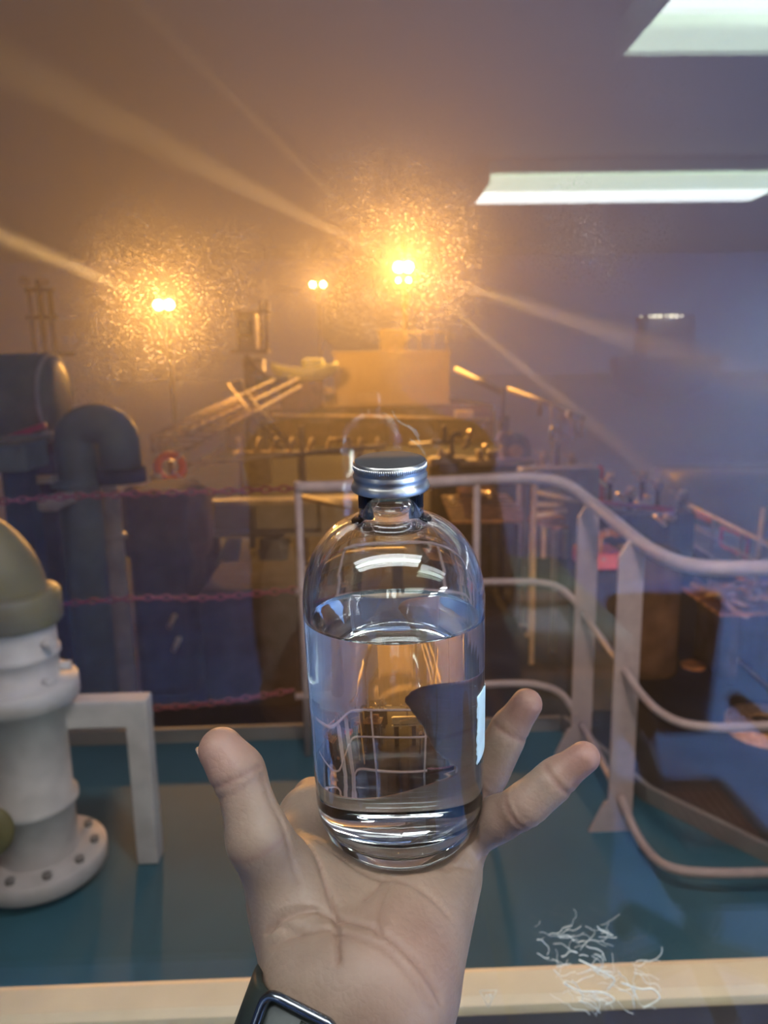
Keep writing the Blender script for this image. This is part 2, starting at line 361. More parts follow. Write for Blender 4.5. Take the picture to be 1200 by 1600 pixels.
# ------------------------------------------------------------------ the wheelhouse (behind the lens; the pane mirrors it)
PANE_IN, PANE_OUT = 0.520, 0.532
XL, XR, YB, ZC = -4.5, 4.5, -4.0, 2.16
MAIN = -2.5
struct('floor', MB().box((0, (YB+0.5)/2, -0.05), (XR-XL, 0.5-YB, 0.1)), M['floor'])
struct('ceiling', MB().box((0, (YB+0.56)/2, ZC+0.05), (XR-XL, 0.56-YB, 0.1)), M['ceil'])
struct('wall_back', MB().box((0, YB-0.05, ZC/2), (XR-XL, 0.1, ZC)), M['wallb'])
struct('wall_left', MB().box((XL-0.05, (YB+0.6)/2, ZC/2), (0.1, 0.6-YB, ZC)), M['wallb'])
struct('wall_right', MB().box((XR+0.05, (YB+0.6)/2, ZC/2), (0.1, 0.6-YB, ZC)), M['wallb'])
WX0, WX1, WZ0, WZ1 = -1.5, 1.7, 0.90, 2.02
wf = MB()
wf.box((0, 0.56, WZ0/2), (XR-XL, 0.12, WZ0)); wf.box((0, 0.56, (WZ1+ZC)/2), (XR-XL, 0.12, ZC-WZ1))
wf.box(((XL+WX0)/2, 0.56, (WZ0+WZ1)/2), (WX0-XL, 0.12, WZ1-WZ0)); wf.box(((XR+WX1)/2, 0.56, (WZ0+WZ1)/2), (XR-WX1, 0.12, WZ1-WZ0))
struct('wall_front', wf, M['wallb'])
# the pane, its gasket and the painted ledge outside
SALT = [(240, 470, 0.085, 1.0), (600, 330, 0.06, 1.0), (640, 390, 0.09, 1.0), (510, 440, 0.045, 0.9), (620, 470, 0.07, 0.6), (330, 450, 0.07, 0.5),
        (920, 372, 0.055, 0.9), (990, 350, 0.045, 0.7), (980, 90, 0.09, 0.10), (1100, 130, 0.08, 0.10), (150, 560, 0.06, 0.5), (760, 400, 0.06, 0.4), (620, 270, 0.03, 0.9)]
win = MB().box(((WX0+WX1)/2, (PANE_IN+PANE_OUT)/2, (WZ0+WZ1)/2), (WX1-WX0, PANE_OUT-PANE_IN, WZ1-WZ0)).build('window_1', pane_mat('window_glass', False))
win['kind'] = 'structure'
win.data.materials.append(pane_mat('window_glass_salted', True))
for p in win.data.polygons:
    if p.normal.y > 0.9: p.material_index = 1
gk = MB()
gk.box(((WX0+WX1)/2, 0.566, WZ0+0.012), (WX1-WX0, 0.068, 0.024), ch=0.003); gk.box(((WX0+WX1)/2, 0.56, WZ1-0.012), (WX1-WX0, 0.05, 0.024), ch=0.003)
for x in (WX0+0.012, WX1-0.012): gk.box((x, 0.56, (WZ0+WZ1)/2), (0.024, 0.05, WZ1-WZ0), ch=0.003)
struct('trim_1', gk, M['rubber'])
led = at(700, 1507, 0.655)
struct('trim_2', MB().box(((WX0+WX1)/2, 0.63, led.z-0.03), (WX1-WX0+0.4, 0.052, 0.06), ch=0.012), M['cream'])
# marks on the glass: the thickness stamp, fine scratches, strokes painting a reflected plastic wrap
def on_pane(px, py, off=-0.0003): return at(px, py, PANE_IN+off)
tri = MB(); T3 = [on_pane(749, 1548), on_pane(776, 1547), on_pane(763, 1574)]
for i in range(3): tri.tube([T3[i], T3[(i+1) % 3]], 0.0003, 6)
tri.build('glass_stamp', M['etch'], win)
tx = bpy.data.curves.new('stamp_digits', 'FONT'); tx.body = '15'; tx.size = 0.0062; tx.extrude = 0.0001; tx.align_x = 'CENTER'; tx.align_y = 'CENTER'
to = bpy.data.objects.new('stamp_digits', tx); COL.objects.link(to); to.location = on_pane(763, 1557); to.rotation_euler = (R(90), 0, 0); tx.materials.append(M['etch'])
bpy.context.view_layer.update()
tm = bpy.data.meshes.new_from_object(to.evaluated_get(bpy.context.evaluated_depsgraph_get())); to2 = bpy.data.objects.new('stamp_digits', tm); to2.matrix_world = to.matrix_world.copy(); COL.objects.link(to2)
bpy.data.objects.remove(to); to2.parent = win
sc_ = MB()
for pl in ([(613, 642), (620, 655), (628, 662), (640, 668), (650, 680), (657, 692)], [(637, 665), (648, 672), (655, 682)], [(640, 686), (652, 694), (660, 703), (665, 712)],
           [(575, 640), (577, 646)], [(540, 680), (536, 694)], [(617, 668), (621, 676)]):
    sc_.tube(curve([on_pane(*p) for p in pl], 4), 0.00016, 5)
sc_.build('scratch', M['etch'], win)
rs_ = MB(); rnd = random.Random(3)
def squiggle(x, y, ang, n, step, rad):
    pts = []
    for _ in range(n):
        pts.append(on_pane(x, y)); ang += rnd.uniform(-0.7, 0.7); x += math.cos(ang)*step; y += math.sin(ang)*step
    if len(pts) > 2: rs_.tube(curve(pts, 3), rad, 5)
for _ in range(34): squiggle(rnd.uniform(835, 960), rnd.uniform(1445, 1500), rnd.uniform(-0.6, 0.5), rnd.randint(3, 7), 7, rnd.uniform(0.00012, 0.00035))
for _ in range(40): squiggle(rnd.uniform(860, 1000), rnd.uniform(1495, 1570), rnd.uniform(-0.2, 1.0), rnd.randint(3, 8), 8, rnd.uniform(0.00012, 0.00035))
for pl in ([(880, 1535), (905, 1548), (940, 1550), (960, 1562), (945, 1570)], [(905, 1500), (935, 1515), (960, 1530), (950, 1545)], [(970, 1535), (1000, 1545), (1020, 1545), (1030, 1560), (1005, 1575)]):
    rs_.tube(curve([on_pane(*p) for p in pl], 5), 0.0006, 6)
rs_.build('painted_wrap_reflection', M['wrap_reflection'], win)

# ceiling battens: the pair mirrored in the pane, then unseen ones added for fill
def batten(x0, x1, y, label, w=0.30, front='tube', rear='tubeg'):
    t = thing('ceiling_light', label, 'light', ((x0+x1)/2, y, ZC), 'fluorescent ceiling lights')
    MB().box(((x0+x1)/2, y, ZC-0.02), (x1-x0, w, 0.04), ch=0.006).build('housing', M['fix'], t)
    for s, tm in ((1, front), (-1, rear)): MB().box(((x0+x1)/2, y+s*w*0.27, ZC-0.055), (x1-x0-0.02, w*0.36, 0.03), ch=0.006).build('diffuser', M[tm], t)
    for x in (x0+0.004, x1-0.004): MB().box((x, y, ZC-0.055), (0.008, w, 0.034), ch=0.002).build('end_cap', M['fix'], t)
batten(0.44, 1.51, -1.84, 'fluorescent fitting whose mirror image is the thin double strip in the window', 0.38, 'tubeg', 'tube')
batten(0.52, 1.74, -0.42, 'fluorescent fitting whose mirror image fills the top right corner of the window', 0.34)
batten(-0.75, 0.45, -0.14, 'added unseen fill light over the photographer, just behind the window', 0.24, 'filltube', 'filltube')
batten(3.0, 4.2, -1.5, 'added unseen fill light over the starboard side of the wheelhouse, forward', 0.30, 'sidefill', 'sidefill')
batten(3.0, 4.2, -2.9, 'added unseen fill light over the starboard side of the wheelhouse, by the back wall', 0.30, 'sidefill', 'sidefill')
batten(-4.2, -3.0, -2.9, 'added unseen fill light over the port side of the wheelhouse, by the back wall', 0.30, 'filltube', 'filltube')

# ------------------------------------------------------------------ outside structure
dk = MB()
def slab(mb, poly, z, t):
    n = len(poly); vs = [(x, y, z) for x, y in poly]+[(x, y, z-t) for x, y in poly]
    mb.add(vs, [tuple(range(n)), tuple(reversed(range(n, 2*n)))]+[(i, i+n, (i+1) % n+n, (i+1) % n) for i in range(n)], False)
slab(dk, [(-4.5, 0.62), (5, 0.62), (5, 1.98), (1.25, 1.98), (0.95, 2.4), (0.80, 2.93), (-4.5, 2.93)], 0.0, 0.16)
struct('bridge_deck', dk, M['deck'])
edge = MB(); edge.bar((-4.5, 2.95, 0.02), (0.80, 2.95, 0.02), 0.02, 0.07); edge.bar((1.25, 2.0, 0.02), (5, 2.0, 0.02), 0.02, 0.07)
edge.bar((0.82, 2.95, 0.02), (0.97, 2.4, 0.02), 0.02, 0.07); edge.bar((0.97, 2.4, 0.02), (1.25, 2.0, 0.02), 0.02, 0.07)
struct('deck_edge_trim', edge, M['grey'])
md = MB(); slab(md, [(-6.6, 0.9), (6.6, 0.9), (6.6, 38), (-6.6, 38)], MAIN, 0.3); struct('main_deck', md, M['main'])
bw = MB(); bw.box((0, 0.8, -1.3), (13.2, 0.2, 2.3)); struct('wall_bridge_front', bw, M['grey'])
FC = -0.62
fo = MB(); slab(fo, [(-6.6, 38), (6.6, 38), (5.2, 48), (2.2, 56), (0, 58), (-2.2, 56), (-5.2, 48)], FC, 1.95); struct('forecastle_deck', fo, M['dark2'])
hu = MB()
for s in (-1, 1):
    hu.box((s*6.65, 19.5, -4.0), (0.15, 39, 3.4))
struct('hull_side', hu, M['hull'])
sea = MB().box((0, 150, -6.2), (700, 500, 0.4)).build('sea', sea_mat()); sea['kind'] = 'structure'
# mist added to carry the lamp glow and the streak spots
fog = MB().box((0, 95.7, 12), (240, 190, 36)).build('added_glow_mist', None)
fm = bpy.data.materials.new('added_glow_mist'); fm.use_nodes = True; nt = fm.node_tree; nt.nodes.remove(nt.nodes['Principled BSDF'])
vs_ = nt.nodes.new('ShaderNodeVolumeScatter'); vs_.inputs['Density'].default_value = FOG_DENSITY; vs_.inputs['Anisotropy'].default_value = FOG_G; vs_.inputs['Color'].default_value = (1, 0.96, 0.9, 1)
nt.links.new(vs_.outputs[0], nt.nodes['Material Output'].inputs['Volume']); fog.data.materials.append(fm)
tag(fog, 'thin mist added over the deck and sea for the glow around the lamps', 'mist', kind='stuff')

# ------------------------------------------------------------------ foreground railing
rl = thing('railing', 'pale pink painted tube railing curving round the corner of the bridge deck', 'railing', (0.9, 2.5, 0))
YF, YS1, YS2, YN = 2.80, 2.74, 2.24, 1.92
top = [at(462, 762, YF), at(560, 759, YF), at(700, 752, YF), at(800, 747, YF), at(850, 748, YF-0.01), at(885, 757, YF-0.05), at(915, 778, 2.68), at(960, 815, 2.42), at(1005, 851, 2.2), at(1045, 874, 2.05), at(1085, 885, 1.97), at(1130, 888, YN), at(1200, 887, YN-0.005), at(1420, 883, YN-0.01)]
MB().tube(curve(top, 6), 0.0215, 16).build('top_rail', M['rail'], rl)
mid = [at(462, 925, YF), at(700, 912, YF), at(800, 909, YF), at(850, 911, YF-0.02), at(880, 922, 2.77), at(905, 948, YS1)]
MB().tube(curve(mid, 6), 0.0135, 12).build('middle_rail', M['rail'], rl)
mid2 = [at(912, 958, YS1-0.02), at(945, 1005, 2.5), at(975, 1045, YS2), at(1000, 1082, 2.14), at(1030, 1112, 2.03), at(1070, 1131, 1.95), at(1130, 1137, YN), at(1200, 1134, YN), at(1420, 1128, YN)]
MB().tube(curve(mid2, 6), 0.0125, 12).build('middle_rail', M['rail'], rl)
low = [at(462, 1088, YF), at(700, 1073, YF), at(800, 1068, YF), at(845, 1071, YF-0.02), at(878, 1085, 2.77), at(902, 1120, YS1)]
MB().tube(curve(low, 6), 0.0135, 12).build('lower_rail', M['rail'], rl)
low2 = [at(910, 1132, YS1-0.02), at(940, 1188, 2.5), at(970, 1246, YS2), at(993, 1300, 2.13), at(1022, 1340, 2.02), at(1055, 1358, 1.95), at(1110, 1364, YN), at(1200, 1363, YN), at(1420, 1357, YN)]
MB().tube(curve(low2, 6), 0.0135, 12).build('lower_rail', M['rail'], rl)
for px0, py0 in ((465, 752), (745, 752)):
    p = at(px0, py0, YF); MB().tube([(p.x, p.y, p.z), (p.x, p.y, 0.0)], 0.0135, 12).build('stanchion', M['rail'], rl)
def flat_post(px, py, Y, wid):
    p = at(px, py, Y); mb = MB(); h = p.z-0.012
    # flat bar, its top corners cut
    for (a, b) in (((-wid/2, wid/2), (0.0, h-0.05)),):
        pr = [(-wid/2, 0), (wid/2, 0), (wid/2, h-0.05), (wid*0.12, h), (-wid*0.12, h), (-wid/2, h-0.05)]
    t = 0.012; n = len(pr)
    v = [(p.x+x, p.y-t/2, z) for x, z in pr]+[(p.x+x, p.y+t/2, z) for x, z in pr]
    mb.add(v, [tuple(range(n)), tuple(reversed(range(n, 2*n)))]+[(i, i+n, (i+1) % n+n, (i+1) % n) for i in range(n)], False)
    o = mb.build('stanchion', M['rail'], rl)
    g = MB(); pr = [(-wid/2-0.06, 0), (-wid/2, 0), (-wid/2, 0.105), (-wid/2-0.012, 0.105)]; n = 4
    v = [(p.x+x, p.y-t/2, z) for x, z in pr]+[(p.x+x, p.y+t/2, z) for x, z in pr]
    g.add(v, [tuple(range(n)), tuple(reversed(range(n, 2*n)))]+[(i, i+n, (i+1) % n+n, (i+1) % n) for i in range(n)], False)
    gp = g.build('gusset_plate', M['rail'], o)
flat_post(920, 783, YS1, 0.078); flat_post(988, 838, YS2, 0.078)

# red plastic chains closing the gap on the left
def chain(pts, label):
    path = curve([Vector(p) for p in pts], 30); d = 0; links = []; acc = 0; pitch = 0.034
    mb = MB(); last = path[0]; k = 0
    for a, b in zip(path, path[1:]):
        L = (b-a).length
        while acc+L >= pitch*(k+0.5):
            t = (pitch*(k+0.5)-acc)/max(L, 1e-9); c = a.lerp(b, t); dr = (b-a).normalized()
            side = dr.cross(Vector((0, 0, 1))).normalized() if k % 2 else dr.cross(dr.cross(Vector((0, 0, 1)))).normalized()
            ring = []
            for i in range(14):
                th = 2*math.pi*i/14; ring.append(c + dr*(math.cos(th)*0.020) + side*(math.sin(th)*0.0105))
            mb.tube(ring, 0.0036, 6, False, True); k += 1
        acc += L
    return tag(mb.build('safety_chain', M['chain']), label, 'chain', 'red chains across the gap in the rail')
XP = at(465, 752, YF).x
def cp(px, py): p = at(px, py, YF); return p
chain([cp(-60, 790), cp(60, 779), cp(200, 772), cp(330, 768), cp(462, 763)], 'topmost of the three red chains across the rail gap, passing before the dark vent pipe')
chain([cp(-60, 962), cp(100, 944), cp(165, 938), cp(240, 934), cp(330, 934), cp(463, 921)], 'middle one of the three red chains across the rail gap')
chain([cp(240, 1106), cp(300, 1102), cp(380, 1092), cp(464, 1077)], 'lowest of the three red chains, ending at the white bracket')

# ------------------------------------------------------------------ white vent column with flange
base = at(55, 1243, 2.12); base.z = 0.0; B = Vector((at(52, 1240, 2.12).x, 2.12, 0.0))
vc = thing('vent_column', 'white bolted flange column with olive top, at the left edge on the deck', 'vent', B)
def L_(prof, name, m, parent, org=B, ax=(0, 0, 1)): return MB().lathe(prof, org, ax, 48).build(name, m, parent)
zf = 0.085
fl = L_([(0.0, zf), (0.185, zf), (0.192, zf-0.006), (0.192, zf-0.05), (0.186, zf-0.056), (0.0, zf-0.056)], 'base_flange', M['white'], vc)
MB().lathe([(0.14, 0), (0.14, zf-0.05)], B, n=40).build('pedestal', M['white'], vc)
for i in range(10):
    a = 2*math.pi*i/10+0.2; MB().cyl(B+Vector((0.158*math.cos(a), 0.158*math.sin(a), zf)), B+Vector((0.158*math.cos(a), 0.158*math.sin(a), zf+0.016)), 0.013, n=6).build('bolt', M['grey'], fl)
L_([(0.112, zf), (0.112, zf+0.15), (0.126, zf+0.16), (0.126, zf+0.175), (0.112, zf+0.185), (0.112, 0.56), (0.14, 0.565), (0.158, 0.575), (0.158, 0.625), (0.15, 0.635), (0.11, 0.64), (0.11, 0.70), (0.117, 0.705), (0.117, 0.72), (0.11, 0.725), (0.11, 0.80), (0.116, 0.81)], 'column', M['white'], vc)
L_([(0.0, 0.80), (0.125, 0.80), (0.133, 0.81), (0.133, 0.885), (0.127, 0.895), (0.10, 0.90), (0.0, 0.90)], 'top_flange', M['olive'], vc)
el = MB()
c0 = B+Vector((0, 0, 0.89)); arc = [c0 + Vector((-0.17+0.17*math.cos(R(t)), -0.02*math.sin(R(t)), 0.17*math.sin(R(t)))) for t in range(0, 96, 8)]
el.tube([c0-Vector((0, 0, 0.02))]+arc, 0.098, 28); el.build('elbow', M['olive'], vc)
for z, a in ((0.755, -25), (0.66, 10), (0.645, -30)):
    q = Vector((math.cos(R(a)), math.sin(R(a)), 0)); MB().cyl(B+q*0.10+Vector((0, 0, z)), B+q*0.142+Vector((0, 0, z)), 0.014, n=10).build('bolt', M['white'], vc)
# hand wheel low on the column
hw = B+Vector((-0.055, -0.19, 0.27))
wh = MB().lathe([(0.0, -0.02), (0.06, -0.018), (0.078, -0.006), (0.08, 0.006), (0.07, 0.018), (0.03, 0.022), (0.0, 0.022)], hw, (0.15, -1, 0.05), 36).build('handwheel', M['olive'], vc)
MB().cyl(hw, hw+Vector((0, 0.12, 0)), 0.022).build('valve_stem', M['white'], vc)
bk = MB(); q0, q1 = at(92, 1108, 2.2), at(240, 1107, 2.22)
q1 = Vector((q1.x, 2.18, q0.z)); q0 = Vector((B.x+0.08, 2.18, q0.z))
bk.bar(q0, q1, 0.07, 0.085, ch=0.006); bk.bar(q1+Vector((-0.034, 0, 0.041)), Vector((q1.x-0.034, 2.18, 0.0)), 0.066, 0.066, (0, 1, 0), ch=0.006)
bk.build('support_bracket', M['white'], vc)

# ------------------------------------------------------------------ bottle
TILT = R(7)
AX = Vector((-0.018, -math.sin(TILT), math.cos(TILT))).normalized()
BR = 0.0312                                   # body radius
BM = atc(618, 1026, 0.271)                   # a point half way up its axis
B0 = BM - AX*0.070                            # centre of its base
bt = thing('glass_bottle', 'clear round glass bottle of clear liquid standing on the open palm', 'bottle', B0)
outer = [(0.0, 0.0018), (0.018, 0.0012), (0.0225, 0.0), (0.0245, 0.0003), (0.0275, 0.0022), (0.0297, 0.0058), (0.0308, 0.0105), (BR, 0.016), (BR, 0.0915)]
for i in range(1, 15):
    t = i/14*math.pi/2*0.93; outer.append((0.0105+(BR-0.0105)*math.cos(t), 0.0915+0.0300*math.sin(t)))
outer += [(0.0110, 0.1222), (0.0107, 0.1240), (0.0107, 0.1395)]
inner = [(0.0095, 0.1395), (0.0095, 0.1222)]
ib = []
for i in range(0, 15):
    t = i/14*math.pi/2*0.93; ib.append((0.0092+(BR-0.0022-0.0092)*math.cos(t), 0.0915+0.0278*math.sin(t)))
inner += list(reversed(ib))
inner = [p for p in inner if p[1] > 0.0925]
RI = BR-0.0022
NB = 96
bx_ = Vector((1, 0, 0)); bx_ = (bx_-AX*bx_.dot(AX)).normalized(); by_ = AX.cross(bx_)
LEVEL = (B0+AX*0.0865).z
def bring(r, h): return [B0+AX*h+(bx_*math.cos(2*math.pi*j/NB)+by_*math.sin(2*math.pi*j/NB))*max(r, 1e-6) for j in range(NB)]
def lring(r, dz):                       # a ring lying in the level surface
    o = []
    for p in bring(r, 0): o.append(p+AX*((LEVEL+dz-p.z)/AX.z))
    return o
def skinrings(rings):
    vs = [p for r in rings for p in r]; return vs, [(i*NB+j, i*NB+(j+1) % NB, (i+1)*NB+(j+1) % NB, (i+1)*NB+j) for i in range(len(rings)-1) for j in range(NB)]
vs, fs = skinrings([bring(r, h) for r, h in outer+inner]+[lring(RI, 0.0010)])
MB().add(vs, fs, True).build('bottle_glass', glass_mat('bottle_glass', 1.5, (0.99, 1.0, 0.995)), bt, False)
# liquid: wetted wall (glass to liquid) and a level surface, horizontal though the bottle leans
prof = [(0.0, 0.0055), (0.012, 0.0057), (BR-0.0075, 0.0066), (BR-0.0042, 0.0092), (BR-0.0026, 0.0135), (RI, 0.019)]
rings = [bring(r, h) for r, h in prof]+[lring(RI, 0.0010)]
vs, fs = skinrings(rings+[lring(RI-0.0004, 0.0004), lring(RI-0.0012, 0.0001), lring(RI-0.0025, 0), lring(RI*0.5, 0), lring(0, 0)])
lq = MB().add(vs, fs, True).build('clear_liquid', glass_mat('clear_liquid_in_glass', 1.33/1.5), bt, False)
lq.data.materials.append(glass_mat('clear_liquid_surface', 1.33))
for p in lq.data.polygons:
    if p.index >= (len(rings)-1)*NB: p.material_index = 1
# metal screw cap: knurled band, thread groove, flared skirt
cp0 = 0.1318
capo = [(0.0112, cp0), (0.0127, cp0+0.0002), (0.0129, cp0+0.0010), (0.0122, cp0+0.0028), (0.0118, cp0+0.0033), (0.0121, cp0+0.0042), (0.0122, cp0+0.0050), (0.0117, cp0+0.0058), (0.01165, cp0+0.0062), (0.0119, cp0+0.0069), (0.0120, cp0+0.0089), (0.0115, cp0+0.0096)]
cap = MB().lathe(capo, B0, AX, 96).build('screw_cap', M['alu'], bt)
MB().lathe([(0.0115, cp0+0.0096), (0.0111, cp0+0.0098), (0.0, cp0+0.0098)], B0, AX, 96).build('cap_top', M['alutop'], cap)
kn = MB()
xx = (Vector((1, 0, 0))-AX*AX.x).normalized(); yy = AX.cross(xx)
for j in range(110):
    a = 2*math.pi*j/110; q = xx*math.cos(a)+yy*math.sin(a); kn.tube([B0+AX*(cp0+0.0072)+q*0.01195, B0+AX*(cp0+0.0087)+q*0.01195], 0.00018, 5)
kn.build('knurling', M['alu'], cap)
# remains of a paper sticker on the right flank
st = MB(); va = []; n1, n2 = 10, 24; irr = random.Random(5)
for i in range(n2+1):
    h = 0.036+0.027*i/n2; wd = 36*(1 if 2 < i < n2-5 else (0.55+0.1*i if i <= 2 else 1-0.13*(i-n2+5)))
    for j in range(n1+1):
        a = R(-33+irr.uniform(-1, 1)*(j in (0, n1)) + wd*j/n1); va.append(B0+AX*h+(xx*math.cos(a)+yy*math.sin(a))*(BR+0.00025))
fa = [(i*(n1+1)+j, i*(n1+1)+j+1, (i+1)*(n1+1)+j+1, (i+1)*(n1+1)+j) for i in range(n2) for j in range(n1)]
so = st.add(va, fa, True).build('sticker_remnant', M['sticker'], bt); so['label'] = 'pale sticker remnant'
sm = so.modifiers.new('t', 'SOLIDIFY'); sm.thickness = 0.0001; sm.offset = 0

# ------------------------------------------------------------------ the person: left hand and arm, and the body behind the lens
XH = npv(rt - AX*rt.dot(AX)); XH /= np.linalg.norm(XH); WH = npv(AX); VH = np.cross(WH, XH); O = npv(B0)
def loc(u, v, w): return O + (XH*u + VH*v + WH*w)*0.001       # palm frame, millimetres
def pz(px, py, zc): return npv(atc(px, py, zc))
WR1, WR2 = loc(-27, -50, -21), loc(-4, -58, -20)
FD = npv(Vector((-0.075, -0.085, -0.19)).normalized())         # from the wrist along the forearm
MCP = dict(i=loc(-36, 16, -12), m=loc(-13, 25, -13), r=loc(5, 19, -13.5), p=loc(19, 2, -11))
FING = dict(
    i=[MCP['i'], loc(-39, 44, -23), loc(-38, 58, -40), loc(-36, 60, -56)],
    m=[MCP['m'], pz(692, 1170, 0.316), pz(668, 1080, 0.314), pz(648, 1020, 0.306)],
    r=[MCP['r'], pz(757, 1218, 0.302), pz(796, 1138, 0.302), pz(823, 1100, 0.298)],
    p=[MCP['p'], pz(814, 1262, 0.272), pz(872, 1213, 0.270), pz(913, 1183, 0.266)])
FRAD = dict(i=[10, 8, 7.3, 6.3], m=[10.5, 8.0, 7.2, 6.3], r=[9.8, 7.5, 6.8, 6.0], p=[9.0, 7.0, 6.2, 5.4])
THUMB = [loc(-36, -28, -12), pz(404, 1310, 0.258), pz(374, 1209, 0.262), pz(346, 1172, 0.262)]
TRAD = [15.5, 10.1, 8.1, 6.7]
for k in 'imrp': print('finger', k, [round(float(np.linalg.norm(a-b))*1000) for a, b in zip(FING[k], FING[k][1:])])
print('thumb', [round(float(np.linalg.norm(a-b))*1000) for a, b in zip(THUMB, THUMB[1:])])
def cone(P, a, b, ra, rb):
    d, t = seg(P, a, b); return d-(ra+(rb-ra)*t)*0.001
LINES = [  # palm creases in (u, v): life line, head line, heart line, small ones
    ([(-44, -4), (-36, -16), (-28, -30), (-22, -46), (-20, -62)], 1.5), ([(-30, -14), (-14, -26), (4, -36), (14, -44)], 1.0), ([(24, -22), (14, -27), (2, -28), (-8, -24)], 1.0),
    ([(-4, -30), (-7, -42), (-8, -56)], 0.8), ([(-40, -30), (-34, -40)], 0.6), ([(-46, -24), (-38, -34)], 0.6), ([(-42, -46), (-32, -52)], 0.6), ([(27, -8), (20, -13), (12, -16)], 1.2),
    ([(-44, -46), (-28, -45), (-10, -53), (10, -68)], 1.3), ([(-42, -51), (-24, -52), (-6, -60), (8, -72)], 0.8), ([(0, -14), (-6, -30), (-12, -40)], 0.8)]
def hand_sdf(P):
    d = cone(P, WR1, MCP['i'], 19, 11.5)
    for a, b, ra, rb in ((loc(-19, -52, -20), MCP['m'], 19, 12), (loc(-10, -54, -20), MCP['r'], 19, 12), (WR2, MCP['p'], 19, 11), (MCP['i'], MCP['m'], 11, 11.5), (MCP['m'], MCP['r'], 11.5, 11), (MCP['r'], MCP['p'], 10.5, 9.5)):
        d = smin(d, cone(P, a, b, ra, rb), 0.010)
    d = smin(d, cone(P, loc(-31, -36, -13), loc(-45, -8, -11), 15, 12.5), 0.012)       # ball of the thumb
    d = smin(d, cone(P, loc(0, -50, -13), loc(16, -16, -11), 15, 11), 0.012)          # heel of the hand
    d = smin(d, cone(P, loc(-40, -2, -13), loc(-34, 14, -14), 7, 8), 0.012)           # web
    # forearm
    f1 = cone(P, WR1+XH*0.004, WR1+XH*0.004+FD*0.12, 19, 22); f2 = cone(P, WR2-XH*0.004, WR2-XH*0.004+FD*0.12, 19, 24)
    d = smin(d, smin(f1, f2, 0.012), 0.010)
    d = smin(d, cone(P, (WR1+WR2)/2+FD*0.09, (WR1+WR2)/2+FD*0.17, 29, 32), 0.01)
    th = cone(P, THUMB[0], THUMB[1], TRAD[0], TRAD[1])
    for j in (1, 2): th = smin(th, cone(P, THUMB[j], THUMB[j+1], TRAD[j], TRAD[j+1]), 0.004)
    th = smin(th, cone(P, THUMB[2]+(THUMB[3]-THUMB[2])*0.35-npv(fw)*0.0012, THUMB[3]-npv(fw)*0.0005, 7.8, 6.8), 0.004)
    d = smin(d, th, 0.012)
    for k in 'imrp':
        c, r_ = FING[k], FRAD[k]; f = None
        for j in range(3):
            s = cone(P, c[j], c[j+1], r_[j], r_[j+1])
            f = s if f is None else smin(f, s, 0.003)
        for j, fr in ((0, 0.5), (1, 0.5)):            # soft pads between the joints
            m = c[j]+(c[j+1]-c[j])*fr; ax = (c[j+1]-c[j])*0.22; f = smin(f, cone(P, m-ax-npv(fw)*0.0011, m+ax-npv(fw)*0.0011, (r_[j]*0.5+r_[j+1]*0.5)*0.96, r_[j+1]*0.98), 0.004)
        for j in (1, 2):                               # joint creases
            t = (c[j+1]-c[j-1]); t /= np.linalg.norm(t); q = P-c[j]; s = q@t; near = np.exp(-(np.linalg.norm(q, axis=1)/0.013)**4)*np.clip((q@(-npv(fw)))/0.003, 0, 1)
            f = f+near*(0.0006*np.exp(-(s/0.0009)**2)+(0.0003*np.exp(-((s-0.0032)/0.0008)**2) if j == 1 else 0))
        t = c[1]-c[0]; t /= np.linalg.norm(t); q = P-(c[0]+(c[1]-c[0])*0.40); s = q@t; near = np.exp(-(np.linalg.norm(q, axis=1)/0.014)**4)*np.clip((q@(-npv(fw)))/0.003, 0, 1)
        f = f+near*0.0006*np.exp(-(s/0.001)**2)
        d = smin(d, f, 0.006)
    q = P-THUMB[2]; t = THUMB[3]-THUMB[1]; t /= np.linalg.norm(t); near = np.exp(-(np.linalg.norm(q, axis=1)/0.015)**4)*np.clip((q@(-npv(fw)))/0.003, 0, 1)
    d = d+near*(0.0006*np.exp(-((q@t)/0.0009)**2)); d = d+near*0.0004*np.exp(-((q@t+0.004)/0.0008)**2)
    Q = P-O; U = np.stack([Q@XH, Q@VH], 1)*1000; Wc = (Q@WH)*1000
    up_ = np.clip((Wc+14)/6, 0, 1)
    for pl, a in LINES:
        m = np.full(len(P), 1e9)
        for p0, p1 in zip(pl, pl[1:]): m = np.minimum(m, seg(U, np.array(p0, float), np.array(p1, float))[0])
        d = d+up_*0.0009*a*np.exp(-(m/0.85)**2)
    # the bottle presses into the palm
    rr = np.linalg.norm(Q-np.outer(Q@WH, WH), axis=1); hh = Q@WH
    e = 0.007; dx = np.maximum(rr-(BR+0.0003-e), 0); dz = np.maximum(e-(hh+0.0002), 0); bs = np.where(hh > -0.03, np.sqrt(dx*dx+dz*dz)-e, 1)
    return np.maximum(d, -bs)
allp = np.array([p for k in 'imrp' for p in FING[k]]+THUMB+[WR1+FD*0.13, WR2+FD*0.13])
V, Q = nets(hand_sdf, allp.min(0)-0.03, allp.max(0)+0.03, 0.0010)
keep_cut = (WR1+WR2)/2+FD*0.13
SKIN = skin_mat()
fl_ = np.zeros(len(V))
for k in 'imrp':
    fl_ = np.maximum(fl_, 0.9*np.exp(-(np.linalg.norm(V-FING[k][3], axis=1)/0.012)**2)); fl_ = np.maximum(fl_, 0.35*np.exp(-(np.linalg.norm(V-FING[k][1], axis=1)/0.012)**2))
